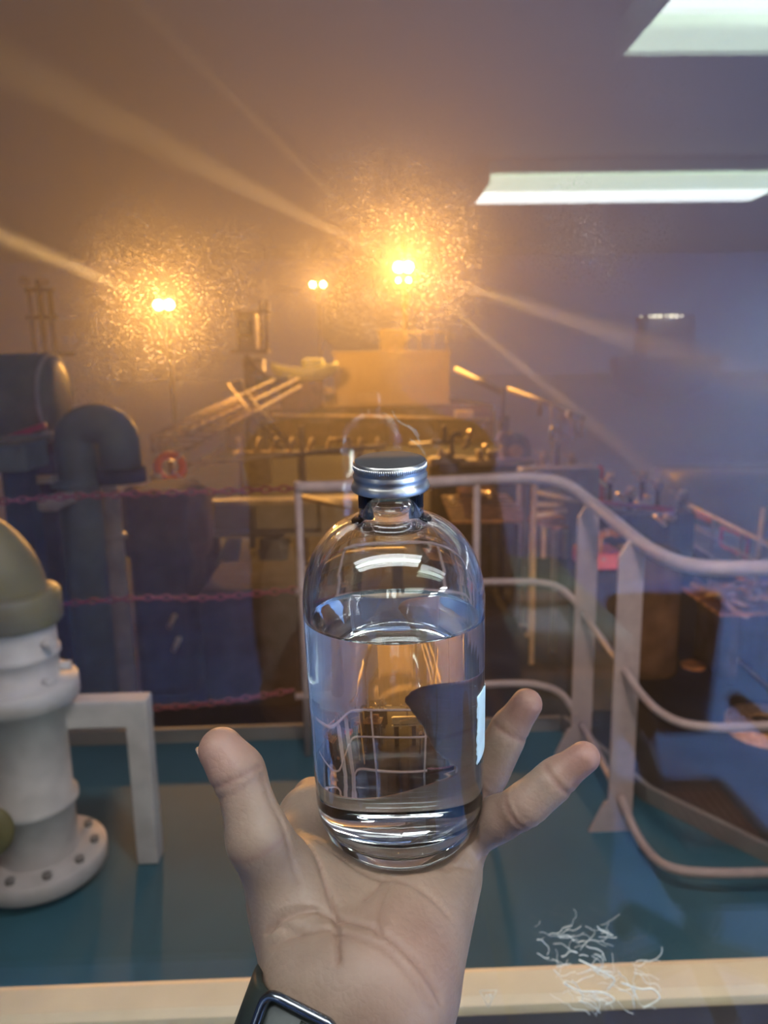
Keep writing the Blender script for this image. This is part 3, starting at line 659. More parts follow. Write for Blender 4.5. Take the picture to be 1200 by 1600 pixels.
fl_ = np.maximum(fl_, 0.8*np.exp(-(np.linalg.norm(V-THUMB[3], axis=1)/0.013)**2)); fl_ = np.maximum(fl_, 0.40*np.exp(-(np.linalg.norm(V-loc(5, -60, 0), axis=1)/0.022)**2)); fl_ = np.maximum(fl_, 0.45*np.exp(-(np.linalg.norm(V-loc(22, -6, 0), axis=1)/0.010)**2))

# body, coarser: left upper arm to the shoulder, neck, head, right arm with a hand at the phone's height
ELB = (WR1+WR2)/2+FD*0.255; LSH = npv((-0.16, -0.50, 1.32)); RSH = npv((0.20, -0.52, 1.32)); NK = npv((0.02, -0.53, 1.42)); HD = npv((0.02, -0.50, 1.58))
RELB = npv((0.22, -0.30, 1.10)); RWR = npv((0.12, -0.13, 1.33))
RH = [npv((0.09, -0.095, 1.385)), npv((0.07, -0.075, 1.42))]
def body_sdf(P):
    d = cone(P, (WR1+WR2)/2+FD*0.10, ELB, 29, 40); d = smin(d, cone(P, ELB, LSH, 42, 52), 0.02)
    d = smin(d, cone(P, LSH, NK, 55, 55), 0.03); d = smin(d, cone(P, RSH, NK, 55, 55), 0.03); d = smin(d, cone(P, RSH, RELB, 52, 42), 0.02); d = smin(d, cone(P, RELB, RWR, 40, 27), 0.02)
    d = smin(d, cone(P, RWR, RH[0], 26, 27), 0.015); d = smin(d, cone(P, RH[0], RH[1], 27, 24), 0.012)
    for j, (dx, dy, dz) in enumerate(((-0.055, 0.01, 0.030), (-0.058, 0.012, 0.012), (-0.054, 0.012, -0.008), (-0.046, 0.008, -0.026))):
        b = RH[1]+npv((-0.012, 0.004, dz*0.7)); m = b+npv((dx*0.5, 0.012, dz*0.2)); e = b+npv((dx, dy*0.3, dz*0.3)); d = smin(d, np.minimum(cone(P, b, m, 10, 8.5), cone(P, m, e, 8.5, 7)), 0.005)
    d = smin(d, np.minimum(cone(P, RH[0]+npv((0, -0.01, -0.015)), RH[0]+npv((-0.035, -0.03, -0.02)), 12, 10), cone(P, RH[0]+npv((-0.035, -0.03, -0.02)), RH[0]+npv((-0.06, -0.03, -0.005)), 10, 8)), 0.006)
    d = smin(d, cone(P, NK-npv((0, 0, 0.02)), HD-npv((0, 0.01, 0.05)), 58, 55), 0.03)
    q = (P-HD)/npv((0.075, 0.095, 0.112)); h = (np.linalg.norm(q, axis=1)-1)*0.08
    h = smin(h, cone(P, HD+npv((0, 0.035, -0.075)), HD+npv((0, 0.045, -0.09)), 42, 34), 0.03)                 # jaw
    h = smin(h, cone(P, HD+npv((0, 0.088, 0.012)), HD+npv((0, 0.106, -0.028)), 9, 14), 0.012)               # nose
    h = smin(h, cone(P, HD+npv((-0.035, 0.078, 0.028)), HD+npv((0.035, 0.078, 0.028)), 12, 12), 0.015)       # brow
    for s in (-1, 1):
        h = np.maximum(h, -(np.linalg.norm(P-(HD+npv((s*0.032, 0.108, 0.006))), axis=1)-0.018)); h = smin(h, np.linalg.norm(P-(HD+npv((s*0.032, 0.080, 0.005))), axis=1)-0.014, 0.004)
        e = (P-(HD+npv((s*0.080, -0.005, 0.0))))/npv((0.014, 0.020, 0.032)); h = smin(h, (np.linalg.norm(e, axis=1)-1)*0.016, 0.008)
    h = smin(h, cone(P, HD+npv((-0.018, 0.080, -0.062)), HD+npv((0.018, 0.080, -0.062)), 11, 11), 0.006)
    h = h+0.004*np.exp(-((P[:, 2]-(HD[2]-0.062))/0.003)**2)*np.exp(-(((P[:, 0]-HD[0])/0.024)**4))*(P[:, 1] > HD[1]+0.05)
    return smin(d, h, 0.02)
cr_ = np.zeros(len(V)); Qv = V-O; Uv = np.stack([Qv@XH, Qv@VH], 1)*1000; Wv = (Qv@WH)*1000  # crease mask: reddened folds plus their painted shade
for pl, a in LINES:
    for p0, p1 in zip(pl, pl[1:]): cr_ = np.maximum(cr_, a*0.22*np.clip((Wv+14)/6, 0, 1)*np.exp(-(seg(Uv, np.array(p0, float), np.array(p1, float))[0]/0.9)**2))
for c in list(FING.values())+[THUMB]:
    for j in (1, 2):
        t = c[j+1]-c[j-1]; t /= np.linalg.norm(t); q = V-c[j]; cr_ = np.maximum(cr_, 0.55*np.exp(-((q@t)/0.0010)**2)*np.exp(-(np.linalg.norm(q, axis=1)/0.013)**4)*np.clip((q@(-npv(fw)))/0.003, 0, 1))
V2, Q2 = nets(body_sdf, (-0.35, -0.68, 1.0), (0.48, 0.24, 1.75), 0.0075)
pv = np.concatenate([V, V2]); pq = np.concatenate([Q, Q2+len(V)]); pf = np.concatenate([fl_, np.zeros(len(V2))])
person = np_mesh('person', pv, pq, SKIN, attr=pf)
ca = person.data.attributes.new('crease_red_shade', 'FLOAT', 'POINT'); ca.data.foreach_set('value', np.concatenate([np.clip(cr_, 0, 1), np.zeros(len(V2))]).astype(np.float32))
tag(person, 'person in a dark jacket holding a bottle up on the open left palm', 'person')
# thumbnail, seen edge on
tn = THUMB[3]-THUMB[2]; tn /= np.linalg.norm(tn); nn = -npv(rt)*0.95-npv(up)*0.25+npv(fw)*0.08; nn -= tn*(nn@tn); nn /= np.linalg.norm(nn); bb = np.cross(tn, nn)
nv = []; NU, NV = 10, 10
for i in range(NU+1):
    for j in range(NV+1):
        a = (j/NV-0.5)*1.6; s = -0.0060+0.0118*i/NU - 0.0035*((j/NV-0.5)*2)**2*(i/NU)
        nv.append(THUMB[3]+tn*s+(nn*math.cos(a)+bb*math.sin(a))*(0.0077-0.00018*max(0, i-6)**1.2 - 0.0006*(i < 1)))
nf = [(i*(NV+1)+j, i*(NV+1)+j+1, (i+1)*(NV+1)+j+1, (i+1)*(NV+1)+j) for i in range(NU) for j in range(NV)]
no = MB().add(nv, nf, True).build('thumbnail', M['nail'], person); sm = no.modifiers.new('t', 'SOLIDIFY'); sm.thickness = 0.0007; sm.offset = 1

def jacket_sdf(P):
    c = (WR1+WR2)/2; d = cone(P, c+FD*0.092, ELB, 41, 52)
    s = (P-c)@FD; d = d+0.0012*np.sin(s*2*math.pi/0.0075)*(s < 0.19)
    d = smin(d, cone(P, ELB, LSH, 54, 68), 0.02)
    d = smin(d, cone(P, LSH, NK-npv((0, 0, 0.05)), 70, 70), 0.03); d = smin(d, cone(P, RSH, NK-npv((0, 0, 0.05)), 70, 70), 0.03)
    d = smin(d, cone(P, RSH, RELB, 68, 54), 0.02); d = smin(d, cone(P, RELB, RWR, 52, 40), 0.02)
    for s_ in (-1, 1):
        d = smin(d, cone(P, npv((0.02+s_*0.09, -0.54, 1.26)), npv((0.02+s_*0.065, -0.55, 0.84)), 105, 105), 0.04)
    cut = np.maximum(-(((P-c)@FD)-0.050), d)
    inner = np.minimum(cone(P, c+FD*0.0, c+FD*0.16, 36, 37), 1e9)
    d = np.maximum(cut, -inner); d = np.maximum(d, (P-RWR)@npv((RWR-RELB)/np.linalg.norm(RWR-RELB))-0.005)
    return np.maximum(d, -(np.linalg.norm(P-(NK+npv((0, 0.0, 0.05))), axis=1)-0.063))
V3, Q3 = nets(jacket_sdf, (-0.35, -0.72, 0.70), (0.50, 0.24, 1.52), 0.0048)
np_mesh('jacket', V3, Q3, M['cloth'], person)
def trouser_sdf(P):
    d = None
    for s_ in (-1, 1):
        e = smin(cone(P, npv((0.02+s_*0.085, -0.55, 0.88)), npv((0.02+s_*0.10, -0.53, 0.48)), 100, 78), cone(P, npv((0.02+s_*0.10, -0.53, 0.48)), npv((0.02+s_*0.11, -0.56, 0.08)), 76, 66), 0.02); d = e if d is None else smin(d, e, 0.02)
    return np.maximum(d, 0.05-P[:, 2])
V4, Q4 = nets(trouser_sdf, (-0.25, -0.72, 0.0), (0.43, -0.36, 1.02), 0.012)
np_mesh('trousers', V4, Q4, M['trouser'], person)
for s_ in (-1, 1):
    sh = MB().ball((0.02+s_*0.115, -0.50, 0.045), 0.05, sc=(1.0, 2.4, 0.9)); sh.box((0.02+s_*0.115, -0.50, 0.012), (0.095, 0.26, 0.024), ch=0.01); sh.build('shoe', M['rubber'], person)
def hair_sdf(P):
    q = (P-(HD+npv((0, -0.012, 0.018))))/npv((0.083, 0.100, 0.110)); h = (np.linalg.norm(q, axis=1)-1)*0.085+0.002*np.sin(P[:, 0]*500)*np.sin(P[:, 1]*420)
    return np.maximum(h, -((P-(HD+npv((0, 0.06, 0.05))))@npv((0, -0.8, 0.6))+0.005))
V5, Q5 = nets(hair_sdf, tuple(HD-npv((0.11, 0.13, 0.12))), tuple(HD+npv((0.11, 0.13, 0.16))), 0.006)
np_mesh('hair', V5, Q5, M['hair'], person)

# wristwatch: strap round the wrist, square metal loop on the palm side
wc = (WR1+WR2)/2+FD*0.017
FDA = FD; FD = FD-XH*0.04; FD /= np.linalg.norm(FD)
px_ = XH-FD*(XH@FD); px_ /= np.linalg.norm(px_); pn = np.cross(px_, FD); pn = pn if pn@WH > 0 else -pn
wt = thing('wristwatch', 'dark green rubber watch strap with a square metal loop round the wrist', 'watch', Vector(wc))
def wpt(a, s, e=0.0):      # angle round the wrist, offset along the forearm
    ca, sa = math.cos(a), math.sin(a); k = 3.0
    rx, ry = 0.0318+e, 0.0222+e
    rr = 1/((abs(ca)/rx)**k+(abs(sa)/ry)**k)**(1/k)
    return Vector(wc+px_*ca*rr+pn*sa*rr+FD*s)
sv = []; sf = []; n = 72; half = 0.0125
prof = [(-half, 0.0), (-half+0.001, 0.0022), (half-0.001, 0.0022), (half, 0.0), (half, -0.0006), (-half, -0.0006)]
for s, e in prof: sv += [wpt(2*math.pi*j/n, s, e) for j in range(n)]
k = len(prof)
for i in range(k):
    for j in range(n): sf.append((i*n+j, i*n+(j+1) % n, ((i+1) % k)*n+(j+1) % n, ((i+1) % k)*n+j))
MB().add(sv, sf, True).build('strap', M['strap'], wt)
lp = []
for (s, a) in ((-half-0.002, 100), (half+0.002, 100), (half+0.002, 142), (-half-0.002, 142)): lp.append((s, a))
ring = []
for i in range(4):
    (s0, a0), (s1, a1), (s2, a2) = lp[i-1], lp[i], lp[(i+1) % 4]
    for t in np.linspace(0, 1, 8):
        f0 = 0.16; A = np.array([s1+(s0-s1)*f0, a1+(a0-a1)*f0*1.2]); Bq = np.array([s1, a1], float); Cq = np.array([s1+(s2-s1)*f0, a1+(a2-a1)*f0*1.2])
        q = (1-t)**2*A+2*t*(1-t)*Bq+t*t*Cq; ring.append(wpt(R(float(q[1])), float(q[0]), 0.0036))
MB().tube(ring, 0.0016, 10, False, True).build('buckle', M['buckle'], wt)
fl2 = MB(); fv = []  # free end of the strap
for s in np.linspace(-half+0.001, half-0.001, 6):
    for a in np.linspace(50, 121, 24): fv.append(wpt(R(a), float(s), 0.0034))
ff = [(i*24+j, i*24+j+1, (i+1)*24+j+1, (i+1)*24+j) for i in range(5) for j in range(23)]
fo_ = fl2.add(fv, ff, True).build('strap_end', M['strap'], wt); sm = fo_.modifiers.new('t', 'SOLIDIFY'); sm.thickness = 0.0012

# ------------------------------------------------------------------ lamps and masts on deck
def flood(parent, c, r, lit=True, look=(0, 0, 1)):
    """round floodlight facing the wheelhouse"""
    c = Vector(c); d = (Vector(look)-c).normalized()
    h = MB().lathe([(0.0, -r*1.5), (r*0.5, -r*1.4), (r*0.95, -r*0.5), (r*1.15, 0.0), (r*1.15, r*0.12), (r, r*0.14), (r, -r*0.1)], c, d, 20).build('floodlight', M['grey'], parent)
    MB().lathe([(r*0.99, 0.0), (r*0.7, r*0.06), (0.0, r*0.1)], c, d, 20).build('lamp_glass', M['lampglass'] if lit else M['steel'], h)
def mast(name, label, foot, topz, r, arms, m):
    t = thing(name, label, 'mast', foot); f = Vector(foot)
    MB().tube([f, Vector((f.x, f.y, topz))], [r, r*0.7], 14).build('pole', m, t)
    MB().lathe([(r*2.4, 0), (r*2.4, 0.06), (r*1.1, 0.09)], f, n=20).build('base_plate', m, t)
    for z, hw in arms: MB().bar((f.x-hw, f.y, z), (f.x+hw, f.y, z), r*0.9, r*0.9).build('crossarm', m, t)
    return t
def lamps(t, c, gap, r, lit=True):
    for s in (-1, 1): flood(t, c+Vector((s*gap, -0.15, 0)), r, lit)
A, Bl, C_ = LAMP_A, LAMP_B, LAMP_C
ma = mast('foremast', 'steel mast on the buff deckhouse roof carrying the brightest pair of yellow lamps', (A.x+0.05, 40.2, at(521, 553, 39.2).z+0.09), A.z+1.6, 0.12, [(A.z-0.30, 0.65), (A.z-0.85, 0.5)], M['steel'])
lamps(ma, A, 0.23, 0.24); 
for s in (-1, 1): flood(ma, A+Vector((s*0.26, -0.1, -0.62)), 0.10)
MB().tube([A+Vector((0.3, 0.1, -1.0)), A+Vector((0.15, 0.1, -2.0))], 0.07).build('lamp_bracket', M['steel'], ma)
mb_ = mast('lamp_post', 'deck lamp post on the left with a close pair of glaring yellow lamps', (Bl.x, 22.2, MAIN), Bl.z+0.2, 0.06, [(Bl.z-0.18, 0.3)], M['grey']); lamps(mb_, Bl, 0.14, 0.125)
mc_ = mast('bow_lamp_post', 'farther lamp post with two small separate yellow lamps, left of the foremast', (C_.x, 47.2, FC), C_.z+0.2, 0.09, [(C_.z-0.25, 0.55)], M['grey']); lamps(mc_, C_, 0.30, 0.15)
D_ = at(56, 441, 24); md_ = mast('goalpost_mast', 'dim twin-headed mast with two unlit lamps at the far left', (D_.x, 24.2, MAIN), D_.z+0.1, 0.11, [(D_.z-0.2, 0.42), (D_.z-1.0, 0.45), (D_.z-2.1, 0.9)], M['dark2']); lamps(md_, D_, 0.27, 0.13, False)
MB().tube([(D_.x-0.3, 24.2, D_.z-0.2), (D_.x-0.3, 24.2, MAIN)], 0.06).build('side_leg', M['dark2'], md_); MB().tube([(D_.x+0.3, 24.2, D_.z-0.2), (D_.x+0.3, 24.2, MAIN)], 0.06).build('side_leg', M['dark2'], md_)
# narrow added spots in the mist, imitating lamp streaks smeared across the pane
def beam(name, c, px, py, watts, cone, Y):
    q = at(px, py, Y); d = (q-Vector(c)).normalized(); spot(name, Vector(c)+d*0.35, q, watts, (1.0, 0.58, 0.20), cone, 0.9, 0.12)
beam('mast_streak_spot', A, 60, 130, 7000000, 8.0, 36); beam('mast_streak_spot', A, 1180, 590, 6000000, 7.0, 36); beam('mast_streak_spot', A, 960, 690, 2600000, 3.5, 37); beam('mast_streak_spot', A, 420, 210, 1500000, 3.0, 38)
beam('post_streak_spot', Bl, 0, 368, 650000, 8.0, 20.5)

# ------------------------------------------------------------------ foredeck
def boxthing(name, label, cat, x0, y0, x1, y1, Y, depth, m, ground=None, ch=0.03, group=None, parts=True):
    """a box whose near face fills the given outline at distance Y"""
    p0, p1 = at(x0, y0, Y), at(x1, y1, Y); zt, zb = p0.z, (p1.z if ground is None else ground)
    t = thing(name, label, cat, ((p0.x+p1.x)/2, Y+depth/2, zb), group)
    MB().box(((p0.x+p1.x)/2, Y+depth/2, (zt+zb)/2), (p1.x-p0.x, depth, zt-zb), ch=ch).build('body', m, t)
    return t, p0, p1, zt, zb
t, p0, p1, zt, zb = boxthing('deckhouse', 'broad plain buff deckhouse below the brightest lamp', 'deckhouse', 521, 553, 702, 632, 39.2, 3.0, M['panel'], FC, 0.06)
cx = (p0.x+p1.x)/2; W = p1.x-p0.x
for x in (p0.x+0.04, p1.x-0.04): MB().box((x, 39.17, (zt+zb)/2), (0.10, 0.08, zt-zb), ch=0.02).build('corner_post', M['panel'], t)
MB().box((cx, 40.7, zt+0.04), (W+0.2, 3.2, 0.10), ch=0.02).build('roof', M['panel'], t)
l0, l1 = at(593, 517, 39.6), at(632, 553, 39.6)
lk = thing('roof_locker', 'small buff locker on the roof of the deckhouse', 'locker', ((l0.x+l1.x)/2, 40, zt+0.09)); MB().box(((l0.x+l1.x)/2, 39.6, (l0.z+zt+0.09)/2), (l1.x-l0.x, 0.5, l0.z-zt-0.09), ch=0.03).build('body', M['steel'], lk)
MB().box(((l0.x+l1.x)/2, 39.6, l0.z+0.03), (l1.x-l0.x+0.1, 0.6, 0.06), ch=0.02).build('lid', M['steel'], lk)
rr_ = thing('roof_rail', 'thin guard rail on the deckhouse roof beside the locker', 'railing', (l1.x+1, 39.3, zt+0.09))
r0_, r1_ = at(632, 519, 39.3), at(699, 519, 39.3); MB().tube([r0_, r1_], 0.045, 8).build('top_rail', M['steel'], rr_)
for px in (634, 655, 676, 698):
    q = at(px, 519, 39.3); MB().tube([q, (q.x, 39.3, zt+0.09)], 0.04, 8).build('post', M['steel'], rr_)
# small boat
bp0 = at(420, 602, 36); bp1 = at(516, 574, 36)
sb = thing('workboat', 'pale green small boat stowed left of the deckhouse', 'boat', ((bp0.x+bp1.x)/2, 37.5, FC+0.1))
def hullmesh(x0, x1, z0, z1, y, wy):
    vs = []; fs = []; nn = 12
    for i in range(nn+1):
        t = i/nn; x = x0+(x1-x0)*t; wd = wy*math.sin(math.pi*(0.12+0.76*t))**0.6; dp = (z1-z0)*(0.55+0.45*math.sin(math.pi*t)**0.5); zt_ = z1+0.25*(2*t-1)**2
        for a in range(9):
            th = math.pi*a/8; vs.append((x, y+wd*math.cos(th), zt_-dp*math.sin(th)))
    for i in range(nn):
        for a in range(8): fs.append((i*9+a, i*9+a+1, (i+1)*9+a+1, (i+1)*9+a))
    fs += [tuple(range(9)), tuple(reversed(range(nn*9, nn*9+9)))]
    for i in range(nn): fs.append((i*9, (i+1)*9, (i+1)*9+8, i*9+8))
    return MB().add(vs, fs, True)
hullmesh(bp0.x, bp1.x+0.3, bp0.z, bp1.z, 37.6, 0.95).build('hull', M['paleg'], sb)
MB().box(((bp0.x+bp1.x)/2+0.55, 37.6, bp1.z+0.2), (1.1, 1.0, 0.5), ch=0.2).build('canopy', M['paleg'], sb)
MB().box(((bp0.x+bp1.x)/2, 37.6, (bp0.z+0.15+FC)/2), (2.0, 1.1, bp0.z+0.15-FC), ch=0.05).build('cradle', M['dark2'], sb)
tag(MB().bar(at(450, 609, 38.2), at(520, 611, 38.2), 0.3, 0.30).build('fender_beam', M['steel']), 'short pale beam lying under the pale green boat', 'beam')
# low breast rail across the forecastle edge
br = thing('breast_rail', 'long thin horizontal pipe rail across the foredeck below the deckhouse', 'railing', (0, 37.6, MAIN))
q0, q1 = at(425, 648, 37.6), at(765, 655, 37.6); MB().tube([q0, q1], 0.075, 10).build('top_rail', M['steel'], br)
for f in (0.02, 0.25, 0.5, 0.75, 0.98):
    q = q0.lerp(q1, f); MB().tube([q, (q.x, q.y, MAIN)], 0.06, 8).build('post', M['dark2'], br)
tag(MB().box(at(725, 644, 37.0)+Vector((0, 0, -0.1)), (0.85, 0.5, 0.35), ch=0.03).build('fairlead_block', M['steel']), 'short buff block at the right end of the long foredeck rail', 'block')

# crane: pedestal, cab, boom
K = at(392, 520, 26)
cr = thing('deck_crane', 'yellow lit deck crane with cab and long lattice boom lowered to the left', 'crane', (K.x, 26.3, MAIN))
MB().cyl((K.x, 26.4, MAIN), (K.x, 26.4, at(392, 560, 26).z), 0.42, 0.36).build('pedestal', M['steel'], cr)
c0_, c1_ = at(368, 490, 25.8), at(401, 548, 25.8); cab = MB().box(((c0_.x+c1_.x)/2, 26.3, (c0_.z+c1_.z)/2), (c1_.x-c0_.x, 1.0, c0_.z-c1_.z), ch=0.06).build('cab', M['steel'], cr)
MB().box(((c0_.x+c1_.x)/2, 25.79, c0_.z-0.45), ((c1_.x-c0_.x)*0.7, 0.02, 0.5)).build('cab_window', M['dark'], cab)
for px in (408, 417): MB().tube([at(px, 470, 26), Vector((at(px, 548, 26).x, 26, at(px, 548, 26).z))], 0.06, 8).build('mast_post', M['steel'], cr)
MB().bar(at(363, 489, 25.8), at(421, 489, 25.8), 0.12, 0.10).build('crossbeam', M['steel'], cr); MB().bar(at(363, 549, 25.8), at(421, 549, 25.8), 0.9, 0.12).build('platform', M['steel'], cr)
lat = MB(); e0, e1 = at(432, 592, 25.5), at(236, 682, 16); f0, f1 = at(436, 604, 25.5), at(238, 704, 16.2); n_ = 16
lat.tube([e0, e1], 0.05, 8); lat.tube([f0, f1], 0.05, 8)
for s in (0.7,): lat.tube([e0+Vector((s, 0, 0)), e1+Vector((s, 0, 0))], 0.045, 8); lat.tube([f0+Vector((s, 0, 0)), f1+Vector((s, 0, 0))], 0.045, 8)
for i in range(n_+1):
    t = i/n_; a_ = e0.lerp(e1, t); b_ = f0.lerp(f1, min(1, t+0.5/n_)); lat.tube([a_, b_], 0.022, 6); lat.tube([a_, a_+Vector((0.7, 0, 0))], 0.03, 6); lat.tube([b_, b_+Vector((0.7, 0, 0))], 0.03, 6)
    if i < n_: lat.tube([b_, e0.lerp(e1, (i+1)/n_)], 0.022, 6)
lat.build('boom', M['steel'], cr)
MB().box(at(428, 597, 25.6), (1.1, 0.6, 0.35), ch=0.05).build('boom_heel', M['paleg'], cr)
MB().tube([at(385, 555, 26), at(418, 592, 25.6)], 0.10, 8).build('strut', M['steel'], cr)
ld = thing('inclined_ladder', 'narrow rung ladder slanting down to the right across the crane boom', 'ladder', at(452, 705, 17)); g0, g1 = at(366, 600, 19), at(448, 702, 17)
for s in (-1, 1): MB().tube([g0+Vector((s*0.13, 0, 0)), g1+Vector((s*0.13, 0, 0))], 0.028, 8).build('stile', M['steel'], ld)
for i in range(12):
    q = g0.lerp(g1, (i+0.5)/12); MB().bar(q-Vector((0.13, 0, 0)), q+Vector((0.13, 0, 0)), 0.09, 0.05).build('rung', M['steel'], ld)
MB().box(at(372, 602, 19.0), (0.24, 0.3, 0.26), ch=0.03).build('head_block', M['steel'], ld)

# pipes, posts and racks in the middle distance
pl_ = thing('derrick_pole', 'long buff pole lying nearly level from the lifebuoy towards the bottle cap', 'pole', at(290, 728, 14)); h0, h1 = at(296, 726, 13.4), at(598, 697, 16.5)
MB().tube([h0, h0.lerp(h1, 0.97), h1], [0.045, 0.05, 0.04], 12).build('spar', M['steel'], pl_); MB().torus(h1, h1-h0, 0.075, 0.02, 16, 8).build('end_ring', M['steel'], pl_)
cpst = at(468, 668, 14.9); t = thing('crutch_post', 'upright yellow post crossed by the long buff pole', 'post', (cpst.x, 15.4, MAIN)); MB().box((cpst.x, 15.4, (cpst.z+MAIN)/2), (0.10, 0.10, cpst.z-MAIN), ch=0.01).build('post', M['steel'], t); MB().box((cpst.x, 15.4, MAIN+0.02), (0.3, 0.3, 0.04)).build('base_plate', M['steel'], t)
rk = thing('pipe_rack', 'rack of short slanting buff stub pipes along a beam, behind the long pole', 'rack', (at(470, 712, 20).x, 20, MAIN)); b0_, b1_ = at(365, 709, 20), at(572, 706, 20)
MB().bar(b0_, b1_, 0.25, 0.10).build('beam', M['steel'], rk)
for px, dx in ((376, -4), (400, 6), (425, 8), (452, 6), (483, 5), (510, 7), (548, -3), (563, 0), (590, 0)):
    a_, b_ = at(px, 708, 20), at(px+dx, 684, 20); MB().tube([a_, b_], 0.055, 8).build('stub_pipe', M['steel'], rk)
for f in (0.05, 0.5, 0.95):
    q = b0_.lerp(b1_, f); MB().tube([q, (q.x, 20, MAIN)], 0.07, 8).build('leg', M['dark2'], rk)
MB().tube([at(513, 688, 20), at(545, 686, 20)], 0.06, 8).build('stub_pipe', M['steel'], rk)
hc = thing('hatch_coaming', 'grey framed hatch wall left of the bottle shoulder', 'hatch', (at(400, 832, 12).x, 12.3, MAIN)); y_ = 12.2
a_, b_ = at(305, 785, y_), at(640, 785, y_); zl = at(400, 832, y_).z
MB().box(((a_.x+b_.x)/2, y_+0.25, (a_.z+zl)/2), (b_.x-a_.x, 0.3, a_.z-zl)).build('panel', M['grey'], hc)
MB().bar(at(300, 785, y_), at(645, 781, y_), 0.16, 0.07).build('top_rail', M['steel'], hc); MB().bar(at(300, 834, y_), at(645, 833, y_), 0.2, 0.08).build('ledge', M['grey'], hc)
for px in (312, 392, 505, 600):
    q = at(px, 784, y_); MB().bar((q.x, y_-0.02, zl-0.25), (q.x, y_-0.02, q.z), 0.10, 0.08, (0, 1, 0)).build('stiffener', M['grey'], hc)
for f in (0.05, 0.35, 0.65, 0.95):
    x = a_.x+(b_.x-a_.x)*f; MB().box((x, y_+0.25, (zl+MAIN)/2), (0.25, 0.25, zl-MAIN)).build('leg', M['dark'], hc)
for k, (x0, x1, lab) in enumerate(((405, 448, 'wider pale sloping plate under the hatch wall, nearer the bottle'), (340, 372, 'narrow pale sloping plate under the hatch wall, farther from the bottle'))):
    mb = MB(); y2 = 11.3; pts = [at(x0+(14 if k else 0), 842, y2+0.5), at(x1+6, 842, y2+0.5), at(x1, 882, y2), at(x0-(4 if k else 0), 882, y2)]
    nrm = Vector((0, 0.04, 0)); mb.add(pts+[p+nrm for p in pts], [(0, 1, 2, 3), (7, 6, 5, 4), (0, 4, 5, 1), (1, 5, 6, 2), (2, 6, 7, 3), (3, 7, 4, 0)], False)
    q = at((x0+x1)/2, 882, y2); mb.box((q.x, y2+0.03, (q.z+MAIN)/2), (0.08, 0.06, q.z-MAIN)); tag(mb.build('sloping_plate', M['dull']), lab, 'plate')
q0, q1 = at(402, 885, 10.95), at(500, 886, 10.95); sl_ = thing('shelf_beam', 'horizontal buff beam behind the left round stanchion', 'beam', ((q0.x+q1.x)/2, 10.95, MAIN)); MB().bar(q0, q1, 0.25, 0.09, ch=0.01).build('beam', M['steel'], sl_)
for f in (0.1, 0.9): q = q0.lerp(q1, f); MB().box((q.x, 10.95, (q.z+MAIN)/2), (0.08, 0.08, q.z-MAIN)).build('leg', M['dark'], sl_)
sc2 = at(364, 890, 10.9); t = thing('slatted_crate', 'small reddish slatted crate on the lower deck left of the bottle', 'crate', (sc2.x, 11.1, MAIN)); 
for i in range(5): MB().box((sc2.x, 10.9, sc2.z+0.10-0.05*i), (0.36, 0.03, 0.035)).build('slat', M['rust'], t)
for sx in (-1, 1): MB().box((sc2.x+sx*0.16, 10.95, (sc2.z+0.12+MAIN)/2), (0.04, 0.06, sc2.z+0.12-MAIN)).build('post', M['rust'], t)
yp = thing('boom_pipe', 'bright buff pipe sloping down right from the left stanchion to the bottle shoulder', 'pipe', at(472, 777, 10.5)); j0, j1 = at(470, 776, 11.5), at(600, 806, 9.5); MB().tube([j0, j1], 0.045, 10).build('pipe', M['steel'], yp); MB().box(j0+Vector((0, 0.1, 0)), (0.15, 0.2, 0.15), ch=0.02).build('bracket', M['steel'], yp)
for k, (px, py, lab) in enumerate(((264, 888, 'topmost of three short bright levers left of the rail gap'), (268, 972, 'middle of three short bright levers, under the middle chain'), (275, 1008, 'lowest of three short bright levers, above the lowest chain'))):
    y2 = (9.6, 8.6, 8.3)[k]; a_, b_ = at(px-4, py+9, y2), at(px+4, py-9, y2); mb = MB().tube([a_, b_], 0.03, 8); mb.ball(b_, 0.036, 8); t = thing('hatch_lever', lab, 'lever', a_, 'levers on the dark housing'); mb.build('handle', M['brass'], t); MB().cyl(a_, a_+Vector((0, 0.25, 0)), 0.02).build('pivot', M['dark'], t)
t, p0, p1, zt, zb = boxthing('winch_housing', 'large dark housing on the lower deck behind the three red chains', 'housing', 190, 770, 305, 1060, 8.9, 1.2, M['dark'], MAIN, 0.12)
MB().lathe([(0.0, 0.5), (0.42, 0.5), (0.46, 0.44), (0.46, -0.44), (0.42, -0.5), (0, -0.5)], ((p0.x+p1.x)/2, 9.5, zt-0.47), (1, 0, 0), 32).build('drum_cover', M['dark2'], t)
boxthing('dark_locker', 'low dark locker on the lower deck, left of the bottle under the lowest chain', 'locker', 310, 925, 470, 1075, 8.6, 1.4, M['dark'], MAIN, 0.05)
t, *_ = boxthing('valve_chest', 'dark chest on the lower deck seen between the left chains', 'chest', 105, 950, 182, 1090, 7.95, 0.8, M['dark'], MAIN, 0.05)
